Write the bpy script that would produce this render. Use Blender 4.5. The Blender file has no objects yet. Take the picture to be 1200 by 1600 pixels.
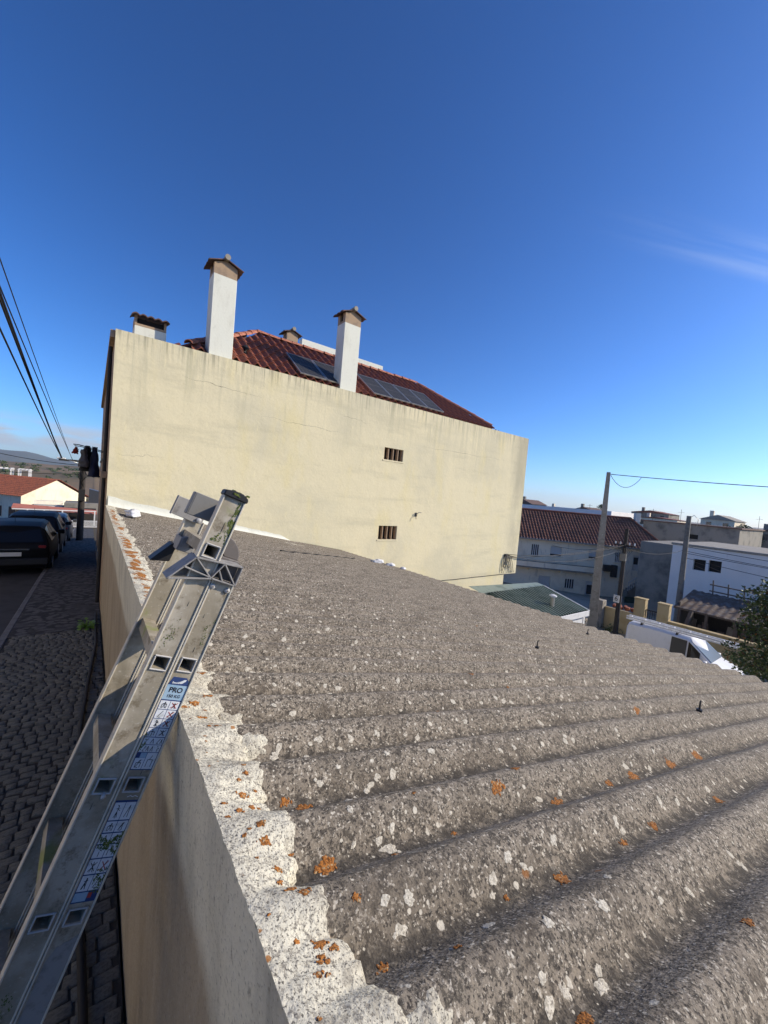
import bpy, bmesh, math, random
from math import sin, cos, tan, pi, radians, sqrt, floor, hypot
from mathutils import Vector, Matrix, noise

random.seed(7)
scene = bpy.context.scene
col = scene.collection
R = radians

# ------------------------------------------------------------------ camera
cam_d = bpy.data.cameras.new('camera')
cam = bpy.data.objects.new('camera', cam_d); col.objects.link(cam)
CAM = Vector((0, 0, 2.56))
YAW, PITCH, ROLL, FPX = R(36.84), R(-2.49), R(4.91), 611.5
fw = Vector((sin(YAW)*cos(PITCH), cos(YAW)*cos(PITCH), sin(PITCH)))
rt = Vector((cos(YAW), -sin(YAW), 0)); up = rt.cross(fw)
r2 = rt*cos(ROLL)+up*sin(ROLL); u2 = up*cos(ROLL)-rt*sin(ROLL)
m = Matrix((r2, u2, -fw)).transposed().to_4x4(); m.translation = CAM
cam.matrix_world = m
cam_d.sensor_fit = 'VERTICAL'; cam_d.sensor_height = 24; cam_d.lens = 24*FPX/1600
cam_d.clip_start = .05; cam_d.clip_end = 20000
scene.camera = cam

# ------------------------------------------------------------------ sky, sun, exposure
SUN_EL, SUN_AZ = R(25), R(121)          # azimuth clockwise from +Y
world = bpy.data.worlds.new('World'); scene.world = world; world.use_nodes = True
nt = world.node_tree; nt.nodes.clear()
wo = nt.nodes.new('ShaderNodeOutputWorld'); bg = nt.nodes.new('ShaderNodeBackground')
sky = nt.nodes.new('ShaderNodeTexSky'); sky.sky_type = 'NISHITA'; sky.sun_disc = False
sky.sun_elevation = SUN_EL; sky.sun_rotation = SUN_AZ
sky.altitude = 0; sky.air_density = .8; sky.dust_density = .6; sky.ozone_density = 6
bg.inputs['Strength'].default_value = .112
tc = nt.nodes.new('ShaderNodeTexCoord'); sep = nt.nodes.new('ShaderNodeSeparateXYZ')
nt.links.new(tc.outputs['Generated'], sep.inputs[0])
def wmath(op, a, b=None, clamp=False):
    n = nt.nodes.new('ShaderNodeMath'); n.operation = op; n.use_clamp = clamp
    for i, v in enumerate((a, b)):
        if v is None: continue
        if isinstance(v, (int, float)): n.inputs[i].default_value = v
        else: nt.links.new(v, n.inputs[i])
    return n.outputs[0]
def wrange(v, a, b, smooth=True):
    n = nt.nodes.new('ShaderNodeMapRange'); n.interpolation_type = 'SMOOTHSTEP'
    n.inputs[1].default_value = a; n.inputs[2].default_value = b
    nt.links.new(v, n.inputs[0]); return n.outputs[0]
mp = nt.nodes.new('ShaderNodeMapping'); mp.inputs['Scale'].default_value = (5, 5, 22)
nt.links.new(tc.outputs['Generated'], mp.inputs[0])
cn = nt.nodes.new('ShaderNodeTexNoise'); cn.inputs['Scale'].default_value = 1.6; cn.inputs['Detail'].default_value = 7
nt.links.new(mp.outputs[0], cn.inputs['Vector'])
band = wmath('MULTIPLY', wrange(sep.outputs['Z'], .012, .05), wmath('SUBTRACT', 1, wrange(sep.outputs['Z'], .058, .1)))
azm = wrange(wmath('SUBTRACT', sep.outputs['Y'], wmath('MULTIPLY', sep.outputs['X'], 1.2)), .55, 1.0)
cm = wmath('MULTIPLY', wmath('MULTIPLY', band, azm), wrange(cn.outputs[0], .36, .62))
cm = wmath('MULTIPLY', cm, .95)
# lens flare streaks painted into the sky, cirrus-like: stretched noise on a flat layer
iz = wmath('DIVIDE', 1, wmath('MAXIMUM', sep.outputs['Z'], .05))
pxn, pyn = wmath('MULTIPLY', sep.outputs['X'], iz), wmath('MULTIPLY', sep.outputs['Y'], iz)
wl_ = wmath('SUBTRACT', wmath('MULTIPLY', pxn, .905), wmath('MULTIPLY', pyn, .425))
wc_ = wmath('ADD', wmath('MULTIPLY', pxn, .425), wmath('MULTIPLY', pyn, .905))
cxy = nt.nodes.new('ShaderNodeCombineXYZ'); nt.links.new(wmath('MULTIPLY', wl_, .55), cxy.inputs[0]); nt.links.new(wmath('MULTIPLY', wc_, 9), cxy.inputs[1])
cin = nt.nodes.new('ShaderNodeTexNoise'); cin.inputs['Scale'].default_value = 1.0; cin.inputs['Detail'].default_value = 4; nt.links.new(cxy.outputs[0], cin.inputs['Vector'])
core = wmath('SUBTRACT', 1, wrange(wmath('ABSOLUTE', wmath('SUBTRACT', wc_, 1.205)), .0, .14))
flare = wmath('MULTIPLY', wmath('MULTIPLY', core, wrange(wl_, .75, 1.9)), wrange(cin.outputs[0], .35, .75))
flare = wmath('MULTIPLY', wmath('MULTIPLY', flare, wmath('SUBTRACT', 1, wrange(wl_, 2.6, 5.0))), .42)
mx = nt.nodes.new('ShaderNodeMix'); mx.data_type = 'RGBA'
hs = nt.nodes.new('ShaderNodeHueSaturation'); hs.inputs['Saturation'].default_value = 1.13
gm = nt.nodes.new('ShaderNodeGamma'); gm.inputs[1].default_value = 1.25          # the phone's deep blue rendering of the whole sky
nt.links.new(sky.outputs[0], hs.inputs['Color']); nt.links.new(hs.outputs[0], gm.inputs[0])
mx2 = nt.nodes.new('ShaderNodeMix'); mx2.data_type = 'RGBA'; mx2.inputs['B'].default_value = (5.6, 6.4, 7.4, 1)
nt.links.new(flare, mx2.inputs['Factor']); nt.links.new(gm.outputs[0], mx2.inputs['A'])
nt.links.new(cm, mx.inputs['Factor']); nt.links.new(mx2.outputs['Result'], mx.inputs['A'])
mx.inputs['B'].default_value = (4.3, 4.5, 4.9, 1)
nt.links.new(mx.outputs['Result'], bg.inputs['Color']); nt.links.new(bg.outputs[0], wo.inputs[0])

sun_d = bpy.data.lights.new('sun', 'SUN'); sun_d.energy = 4.7; sun_d.angle = R(.5); sun_d.color = (1, .88, .70)
sun = bpy.data.objects.new('sun', sun_d); col.objects.link(sun)
sdir = Vector((sin(SUN_AZ)*cos(SUN_EL), cos(SUN_AZ)*cos(SUN_EL), sin(SUN_EL)))
sun.rotation_euler = sdir.to_track_quat('Z', 'Y').to_euler(); sun.location = (20, -20, 30)
vs = scene.view_settings
vs.view_transform = 'Standard'; vs.look = 'None'; vs.exposure = 0.3; vs.gamma = 1; vs.use_curve_mapping = False

# ------------------------------------------------------------------ materials
MATS = {}
def mat(name, c, rough=.85, metal=0.0, layers=(), bump=None, spec=.35, emit=None, alpha=None):
    """layers: dicts t(noise/vor/vorspot) s c lo hi sc d f ax=(axis,a,b) ; bump=(scale,strength,dist[,sc])"""
    m = bpy.data.materials.new(name); m.use_nodes = True; MATS[name] = m
    t = m.node_tree; L = t.links; b = t.nodes['Principled BSDF']
    b.inputs['Roughness'].default_value = rough; b.inputs['Metallic'].default_value = metal
    b.inputs['Specular IOR Level'].default_value = spec
    b.inputs['Base Color'].default_value = (*c, 1)
    tcn = t.nodes.new('ShaderNodeTexCoord'); geo = None
    cur = None
    def mapped(sc):
        if sc is None: return tcn.outputs['Object']
        k = t.nodes.new('ShaderNodeMapping'); k.inputs['Scale'].default_value = sc
        L.new(tcn.outputs['Object'], k.inputs[0]); return k.outputs[0]
    for ly in layers:
        ty = ly.get('t', 'noise'); v = mapped(ly.get('sc'))
        if ty == 'noise':
            n = t.nodes.new('ShaderNodeTexNoise'); n.inputs['Scale'].default_value = ly['s']
            n.inputs['Detail'].default_value = ly.get('d', 4); n.inputs['Roughness'].default_value = ly.get('r', .6)
            L.new(v, n.inputs['Vector']); out = n.outputs[0]
        elif ty == 'spots':                                # scattered thin crusts: ragged discs in some of the cells
            nz = t.nodes.new('ShaderNodeTexNoise'); nz.inputs['Scale'].default_value = ly['s']*2.2; nz.inputs['Detail'].default_value = 3; nz.inputs['Roughness'].default_value = .7
            L.new(v, nz.inputs['Vector'])
            vo = t.nodes.new('ShaderNodeTexVoronoi'); vo.inputs['Scale'].default_value = ly['s']; L.new(v, vo.inputs['Vector'])
            sc_ = t.nodes.new('ShaderNodeSeparateColor'); L.new(vo.outputs['Color'], sc_.inputs[0])
            def mth2(op, a, b_, c_=None):
                q = t.nodes.new('ShaderNodeMath'); q.operation = op
                for i_, w_ in enumerate((a, b_, c_)):
                    if w_ is None: continue
                    if isinstance(w_, (int, float)): q.inputs[i_].default_value = w_
                    else: L.new(w_, q.inputs[i_])
                return q.outputs[0]
            rad = mth2('MULTIPLY_ADD', sc_.outputs[1], ly['th']*.9, ly['th']*.35)      # own size for each spot
            e_ = mth2('MULTIPLY_ADD', nz.outputs[0], -ly['k'], mth2('SUBTRACT', rad, vo.outputs['Distance']))
            e_ = mth2('ADD', e_, ly['k']*.5)
            out = mth2('MULTIPLY', mth2('MULTIPLY', e_, 1/ly['soft']), mth2('GREATER_THAN', sc_.outputs[0], ly['sel']))
        elif ty == 'corr':                                 # dirt and painted shade along the valleys of the sheets, with a ragged edge
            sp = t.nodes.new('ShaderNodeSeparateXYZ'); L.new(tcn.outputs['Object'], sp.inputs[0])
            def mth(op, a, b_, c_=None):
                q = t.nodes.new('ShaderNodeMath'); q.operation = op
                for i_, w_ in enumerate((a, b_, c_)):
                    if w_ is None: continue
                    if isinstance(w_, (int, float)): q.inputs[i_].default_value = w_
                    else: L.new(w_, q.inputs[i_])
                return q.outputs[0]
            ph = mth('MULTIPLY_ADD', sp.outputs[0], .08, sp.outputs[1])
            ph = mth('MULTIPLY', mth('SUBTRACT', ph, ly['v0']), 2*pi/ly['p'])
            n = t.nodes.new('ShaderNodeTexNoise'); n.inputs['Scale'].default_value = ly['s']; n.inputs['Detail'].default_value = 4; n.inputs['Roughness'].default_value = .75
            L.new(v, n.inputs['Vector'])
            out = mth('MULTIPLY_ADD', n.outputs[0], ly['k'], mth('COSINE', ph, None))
        else:
            n = t.nodes.new('ShaderNodeTexVoronoi'); n.inputs['Scale'].default_value = ly['s']
            L.new(v, n.inputs['Vector'])
            out = n.outputs['Distance'] if ty == 'vor' else n.outputs['Color']
        mr = t.nodes.new('ShaderNodeMapRange'); mr.inputs[1].default_value = ly['lo']; mr.inputs[2].default_value = ly['hi']
        mr.interpolation_type = 'SMOOTHSTEP'
        L.new(out, mr.inputs[0]); fac = mr.outputs[0]
        def mul(a, bb):
            q = t.nodes.new('ShaderNodeMath'); q.operation = 'MULTIPLY'; L.new(a, q.inputs[0])
            if isinstance(bb, (int, float)): q.inputs[1].default_value = bb
            else: L.new(bb, q.inputs[1])
            return q.outputs[0]
        if 'ax' in ly:
            ax, a0, a1 = ly['ax'][:3]
            sp = t.nodes.new('ShaderNodeSeparateXYZ'); L.new(tcn.outputs['Object'], sp.inputs[0])
            src = sp.outputs[ax]
            if len(ly['ax']) > 3:                          # wobble the edge of the band with noise
                wn = t.nodes.new('ShaderNodeTexNoise'); wn.inputs['Scale'].default_value = ly['ax'][4]; wn.inputs['Detail'].default_value = 5
                L.new(v, wn.inputs['Vector'])
                ad = t.nodes.new('ShaderNodeMath'); ad.operation = 'MULTIPLY_ADD'
                L.new(wn.outputs[0], ad.inputs[0]); ad.inputs[1].default_value = ly['ax'][3]; L.new(src, ad.inputs[2]); src = ad.outputs[0]
            am = t.nodes.new('ShaderNodeMapRange'); am.interpolation_type = 'SMOOTHSTEP'
            am.inputs[1].default_value = a0; am.inputs[2].default_value = a1; L.new(src, am.inputs[0])
            fac = mul(fac, am.outputs[0])
        if 'f' in ly: fac = mul(fac, ly['f'])
        mixn = t.nodes.new('ShaderNodeMix'); mixn.data_type = 'RGBA'
        L.new(fac, mixn.inputs['Factor'])
        if cur is None: mixn.inputs['A'].default_value = (*c, 1)
        else: L.new(cur, mixn.inputs['A'])
        mixn.inputs['B'].default_value = (*ly['c'], 1); cur = mixn.outputs['Result']
    if cur is not None: L.new(cur, b.inputs['Base Color'])
    if bump:
        prev = None
        for bp in (bump if isinstance(bump, list) else [bump]):
            n = t.nodes.new('ShaderNodeTexNoise'); n.inputs['Scale'].default_value = bp[0]; n.inputs['Detail'].default_value = 6
            L.new(mapped(bp[3] if len(bp) > 3 else None), n.inputs['Vector'])
            bn = t.nodes.new('ShaderNodeBump'); bn.inputs['Strength'].default_value = bp[1]; bn.inputs['Distance'].default_value = bp[2]
            L.new(n.outputs[0], bn.inputs['Height'])
            if prev: L.new(prev, bn.inputs['Normal'])
            prev = bn.outputs[0]
        L.new(prev, b.inputs['Normal'])
    if emit: b.inputs['Emission Color'].default_value = (*emit[0], 1); b.inputs['Emission Strength'].default_value = emit[1]
    return m
N = dict
mat('fibre_cement', (0.262, 0.223, 0.170), .95, layers=[
    N(s=3.5, c=(0.194, 0.164, 0.124), lo=.4, hi=.7, d=3),
    N(s=55, c=(0.060, 0.051, 0.040), lo=.48, hi=.58, d=4, r=.8, f=.85),
    N(s=150, c=(0.032, 0.027, 0.023), lo=.53, hi=.62, d=4, f=.9),
    N(s=42, c=(0.485, 0.434, 0.351), lo=.58, hi=.67, d=4, r=.82, f=.85),
    N(s=120, c=(0.563, 0.509, 0.413), lo=.585, hi=.67, d=4, f=.85),
    N(s=7, c=(0.116, 0.094, 0.070), lo=.52, hi=.74, d=4, f=.65),
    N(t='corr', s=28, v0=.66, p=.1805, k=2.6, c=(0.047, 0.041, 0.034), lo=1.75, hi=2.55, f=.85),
    N(t='spots', s=48, th=.20, k=.28, sel=.60, soft=.06, c=(0.543, 0.500, 0.405), lo=0, hi=1, f=.9),
    N(t='spots', s=22, th=.18, k=.34, sel=.66, soft=.05, c=(0.582, 0.538, 0.440), lo=0, hi=1, f=.92),
    N(t='spots', s=95, th=.24, k=.28, sel=.66, soft=.08, c=(0.582, 0.538, 0.431), lo=0, hi=1, f=.8),
    N(t='spots', s=11, th=.13, k=.34, sel=.90, soft=.08, c=(0.252, 0.104, 0.027), lo=0, hi=1, f=.85)],
    bump=[(60, .6, .006), (200, .7, .003)])
mat('white_mortar', (0.600, 0.565, 0.450), .95, layers=[
    N(s=5, c=(0.400, 0.365, 0.288), lo=.44, hi=.68, d=7, r=.7),
    N(s=110, c=(0.190, 0.170, 0.140), lo=.50, hi=.60, d=6, r=.78, f=.8),
    N(s=260, c=(0.075, 0.068, 0.059), lo=.55, hi=.63, d=3, f=.9),
    N(s=22, c=(0.270, 0.245, 0.194), lo=.55, hi=.70, d=6, f=.7),
    N(t='spots', s=26, th=.16, k=.34, sel=.80, soft=.06, c=(0.300, 0.125, 0.027), lo=0, hi=1, f=.9),
    N(t='spots', s=55, th=.16, k=.34, sel=.86, soft=.08, c=(0.240, 0.120, 0.036), lo=0, hi=1, f=.8)],
    bump=[(45, .6, .006), (170, .8, .003)])
mat('white_lichen', (.60, .56, .465), .95, layers=[N(s=150, c=(.42, .385, .31), lo=.42, hi=.6, d=4), N(s=330, c=(.20, .175, .14), lo=.54, hi=.64, d=3, f=.85)], bump=(200, .8, .003))
mat('orange_lichen', (.40, .155, .032), .95, layers=[N(s=230, c=(.15, .055, .014), lo=.45, hi=.58, d=4, r=.7), N(s=130, c=(.40, .30, .17), lo=.56, hi=.66, d=4), N(s=420, c=(.06, .03, .012), lo=.56, hi=.66, d=2)], bump=(200, .5, .002))
mat('garage_render', (.36, .295, .205), .9, layers=[
    N(s=1.6, c=(.27, .22, .15), lo=.42, hi=.7, d=6, sc=(2, 2, .8)),
    N(s=4, c=(.43, .37, .28), lo=.52, hi=.75, d=7, sc=(3, 3, .3), f=.6),
    N(s=.01, c=(.64, .60, .47), lo=0, hi=.2, ax=(2, 1.58, 1.70, .25, 1.3)),
    N(s=3, c=(.45, .42, .33), lo=.46, hi=.7, d=7, sc=(2, 2, .6), ax=(2, 1.35, 1.6), f=.9),
    N(s=1.7, c=(.20, .19, .165), lo=.54, hi=.74, d=7, sc=(4, 4, .5), ax=(2, 1.2, 1.75), f=.75),
    N(s=55, c=(.56, .53, .46), lo=.55, hi=.75, d=5, f=.4),
    N(s=34, c=(.15, .13, .10), lo=.57, hi=.70, d=6, r=.75, sc=(1, 1, .45), f=.6), N(s=120, c=(.13, .115, .09), lo=.58, hi=.68, d=3, f=.6)],
    bump=[(60, .6, .006), (9, .5, .015)])
mat('cream_render', (0.680, 0.615, 0.415), .9, layers=[
    N(s=.55, c=(0.585, 0.540, 0.380), lo=.42, hi=.68, d=5),
    N(s=.9, c=(0.505, 0.465, 0.320), lo=.50, hi=.70, d=6, sc=(.35, .35, 2.2), f=.6),
    N(s=14, c=(0.747, 0.677, 0.427), lo=.60, hi=.72, d=6, sc=(1, 1, .25), f=.5),
    N(s=1.3, c=(0.667, 0.591, 0.338), lo=.5, hi=.72, d=6, sc=(1.5, 1.5, .5), f=.7),
    N(s=2.2, c=(0.465, 0.439, 0.302), lo=.5, hi=.72, d=7, sc=(3, 3, .16), ax=(2, 3.2, 5.3), f=.85),
    N(s=3.6, c=(0.192, 0.177, 0.129), lo=.46, hi=.66, d=7, sc=(4, 4, .22), ax=(2, 4.75, 5.36), f=.65),
    N(s=.8, c=(0.374, 0.348, 0.253), lo=.35, hi=.7, d=6, sc=(1, 1, .35), ax=(0, 12.4, 13.7), f=.8),
    N(s=30, c=(0.505, 0.455, 0.276), lo=.5, hi=.75, d=5, f=.4)],
    bump=[(4, .35, .02), (14, .35, .010), (60, .2, .004)])
mat('white_render', (0.684, 0.689, 0.594), .85, layers=[N(s=3, c=(0.570, 0.563, 0.471), lo=.5, hi=.75, d=6, sc=(1, 1, .4)), N(s=12, c=(0.599, 0.601, 0.515), lo=.55, hi=.75)], bump=(20, .3, .008))
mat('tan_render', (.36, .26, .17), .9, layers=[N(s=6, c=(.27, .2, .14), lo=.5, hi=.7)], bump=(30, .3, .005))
mat('terracotta', (.27, .085, .045), .75, layers=[N(s=5, c=(.15, .05, .033), lo=.45, hi=.65), N(s=22, c=(.33, .12, .07), lo=.58, hi=.75, f=.7), N(s=2, c=(.11, .06, .045), lo=.55, hi=.8, f=.7)], bump=(60, .25, .003))
mat('terracotta_aged', (.20, .080, .050), .8, layers=[N(s=1.4, c=(.12, .055, .038), lo=.42, hi=.65, d=5), N(s=9, c=(.26, .14, .09), lo=.58, hi=.74, f=.7)])
mat('terracotta_pale', (.42, .17, .10), .75, layers=[N(s=9, c=(.25, .08, .05), lo=.42, hi=.62), N(s=25, c=(.45, .28, .2), lo=.6, hi=.75)], bump=(60, .25, .003))
mat('dark_tile', (.12, .075, .06), .85, layers=[N(s=8, c=(.2, .1, .07), lo=.5, hi=.7)])
mat('dark_void', (.012, .012, .013), .9)
mat('panel_glass', (.035, .036, .040), .55, spec=.15, layers=[N(s=1.2, c=(.045, .046, .05), lo=.4, hi=.7)])
mat('aluminium', (.43, .39, .315), .6, .22, layers=[
    N(s=7, c=(.29, .255, .19), lo=.38, hi=.60, d=6), N(s=20, c=(.16, .13, .085), lo=.52, hi=.68, d=6, r=.75, f=.85), N(s=9, c=(.20, .175, .125), lo=.55, hi=.72, d=5, sc=(1, 1, .25), f=.8), N(s=110, c=(.50, .47, .40), lo=.58, hi=.70, d=4, f=.5),
    N(s=3.2, c=(.20, .24, .04), lo=.63, hi=.70, d=6, f=.75)], bump=(120, .12, .001))
mat('aluminium_edge', (.58, .535, .44), .5, .2, layers=[N(s=20, c=(.4, .4, .36), lo=.5, hi=.7)])
mat('grey_metal', (.22, .215, .20), .55, .25, layers=[N(s=14, c=(.14, .15, .15), lo=.45, hi=.7, d=6)])
mat('guide_plastic', (.13, .115, .105), .6, layers=[N(s=25, c=(.2, .185, .17), lo=.5, hi=.72)], bump=(80, .15, .001))
mat('plastic_light', (.27, .26, .245), .6, layers=[N(s=30, c=(.18, .17, .16), lo=.5, hi=.7)])
mat('rim_plastic', (.42, .41, .39), .5)
mat('black_plastic', (.016, .016, .018), .5)
mat('black_rubber', (.012, .012, .013), .75)
mat('moss', (.12, .145, .035), .95, layers=[N(s=90, c=(.06, .09, .015), lo=.45, hi=.65)], bump=(150, .8, .004))
mat('sticker_white', (.62, .64, .66), .5, layers=[N(s=60, c=(.45, .47, .46), lo=.5, hi=.75)])
mat('sticker_blue', (.30, .42, .52), .45, layers=[N(s=60, c=(.2, .33, .45), lo=.5, hi=.75)])
mat('sticker_navy', (.025, .05, .15), .45)
mat('print_black', (.015, .015, .02), .6)
mat('print_red', (.36, .05, .04), .6)
mat('cobble', (0.135, 0.130, 0.108), .85, layers=[N(s=5, c=(0.085, 0.082, 0.069), lo=.4, hi=.65), N(s=60, c=(0.190, 0.185, 0.151), lo=.55, hi=.75)], bump=[(40, .4, .006)])
mat('joint_dirt', (.045, .040, .033), .98, layers=[N(s=30, c=(.06, .055, .045), lo=.5, hi=.7)], bump=(40, .6, .01))
mat('cobble_far', (.10, .097, .095), .95, layers=[N(t='vor', s=8.5, c=(.03, .03, .03), lo=.42, hi=.6), N(s=2.2, c=(.06, .058, .058), lo=.45, hi=.7)], bump=(12, .8, .02))
mat('asphalt', (.045, .045, .047), .9, layers=[N(s=3, c=(.03, .03, .032), lo=.4, hi=.7), N(s=90, c=(.075, .075, .075), lo=.58, hi=.75)], bump=(90, .4, .004))
mat('kerb_stone', (.15, .15, .15), .9, layers=[N(s=7, c=(.09, .09, .09), lo=.45, hi=.7)], bump=(30, .4, .01))
mat('yard', (.36, .305, .225), .95, layers=[N(s=.6, c=(.27, .22, .155), lo=.45, hi=.7, d=6), N(s=2.5, c=(.14, .14, .07), lo=.60, hi=.72, d=6)], bump=(6, .5, .04))
mat('earth', (.11, .085, .058), .95, layers=[N(s=1.2, c=(.075, .075, .035), lo=.45, hi=.65, d=7), N(s=14, c=(.16, .125, .085), lo=.5, hi=.75)], bump=(6, .6, .05))
mat('dry_field', (.20, .135, .07), .95, layers=[N(s=.012, c=(.13, .10, .05), lo=.42, hi=.6, d=8), N(s=.05, c=(.04, .055, .022), lo=.56, hi=.64, d=6), N(s=.02, c=(.26, .18, .10), lo=.6, hi=.75, d=6)])
mat('mountain', (.055, .075, .05), .95, layers=[N(s=.006, c=(.085, .085, .055), lo=.45, hi=.65, d=8), N(s=.02, c=(.035, .05, .03), lo=.5, hi=.7, d=6)])
mat('concrete', (.20, .19, .165), .9, layers=[N(s=5, c=(.135, .125, .105), lo=.45, hi=.7, d=6), N(s=40, c=(.27, .255, .23), lo=.55, hi=.75)], bump=(50, .4, .005))
mat('concrete_pale', (.33, .30, .25), .9, layers=[N(s=4, c=(.22, .2, .165), lo=.45, hi=.7, d=6)], bump=(50, .4, .005))
mat('dark_wood', (.035, .03, .027), .9, layers=[N(s=8, c=(.06, .05, .042), lo=.5, hi=.7, sc=(4, 4, .5))], bump=(30, .4, .006, (4, 4, .5)))
mat('weathered_wood', (.115, .095, .08), .9, layers=[N(s=6, c=(.06, .05, .042), lo=.45, hi=.7, sc=(5, 5, .7))], bump=(20, .4, .008, (4, 4, .5)))
mat('house_white', (.80, .70, .53), .9, layers=[N(s=.7, c=(.68, .58, .43), lo=.45, hi=.7, d=6), N(s=3, c=(.36, .33, .28), lo=.56, hi=.75, d=6, sc=(1, 1, .3), f=.6)], bump=(12, .3, .01))
mat('blue_white', (.80, .775, .73), .85, layers=[N(s=.5, c=(.74, .715, .67), lo=.45, hi=.7, d=5), N(s=4, c=(.55, .55, .57), lo=.6, hi=.8, sc=(1, 1, .2), f=.5)], bump=(12, .2, .01))
mat('grey_render', (.26, .24, .20), .9, layers=[N(s=.6, c=(.11, .105, .095), lo=.45, hi=.7, d=6), N(s=3, c=(.22, .21, .19), lo=.55, hi=.75, sc=(1, 1, .3))], bump=(10, .3, .01))
mat('yellow_render', (.47, .37, .205), .9, layers=[N(s=1.1, c=(.40, .29, .13), lo=.45, hi=.7, d=6), N(s=4, c=(.28, .21, .11), lo=.58, hi=.78, sc=(2, 2, .3), f=.6)], bump=(16, .3, .01))
mat('shutter', (.52, .52, .50), .7); mat('window_glass', (.03, .034, .04), .1, spec=.6)
mat('grille_white', (.55, .54, .51), .6)
mat('iron', (.03, .03, .032), .6, .4)
mat('white_metal', (.66, .67, .68), .45, layers=[N(s=9, c=(.5, .51, .52), lo=.5, hi=.75)])
mat('green_metal', (.028, .058, .043), .45, layers=[N(s=3, c=(.04, .078, .06), lo=.45, hi=.7)])
mat('green_metal_pale', (.22, .27, .235), .5, layers=[N(s=3, c=(.11, .15, .13), lo=.45, hi=.7)])
mat('steel', (.45, .45, .44), .35, .8)
mat('van_paint', (.70, .71, .73), .32, spec=.5, layers=[N(s=4, c=(.62, .63, .64), lo=.5, hi=.75)])
mat('black_paint', (.007, .007, .008), .5, spec=.12); mat('navy_paint', (.008, .009, .012), .5, spec=.12); mat('grey_paint', (.05, .052, .058), .35, spec=.35)
mat('car_glass', (.01, .011, .013), .12, spec=.3)
mat('windscreen', (.10, .13, .15), .18, spec=.35)
mat('tail_red', (.20, .012, .012), .3); mat('chrome', (.6, .6, .6), .15, 1.0); mat('plate_white', (.6, .6, .58), .5); mat('headlamp', (.55, .57, .6), .12)
mat('lath_white', (.66, .65, .62), .7); mat('pink_roof', (.42, .15, .105), .8, layers=[N(s=2, c=(.32, .11, .08), lo=.45, hi=.7)])
mat('cloth_navy', (.012, .017, .045), .95, bump=(25, .5, .02)); mat('cloth_black', (.012, .012, .014), .95, bump=(25, .5, .02)); mat('cloth_grey', (.10, .10, .11), .95, bump=(25, .5, .02)); mat('cloth_red', (.16, .016, .012), .95, bump=(25, .5, .02))
mat('leaf_dark', (.04, .068, .018), .6, layers=[N(s=1.6, c=(.07, .105, .028), lo=.45, hi=.68)]); mat('leaf_light', (.12, .165, .045), .6); mat('leaf_dry', (.17, .085, .03), .7)
mat('leaf_weed', (.13, .24, .03), .6); mat('bark', (.07, .055, .042), .95, bump=(20, .6, .02))
mat('rust_sheet', (.11, .075, .055), .8, layers=[N(s=3, c=(.16, .145, .13), lo=.45, hi=.65, d=6), N(s=9, c=(.09, .045, .025), lo=.55, hi=.75)])
mat('skylight_white', (.6, .62, .64), .6)
mat('white_plastic', (.66, .66, .66), .45, layers=[N(s=14, c=(.36, .36, .37), lo=.5, hi=.7)], bump=(30, .6, .01))
mat('bottle_blue', (.10, .17, .26), .4)
mat('pot_red', (.32, .05, .045), .8)

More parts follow.
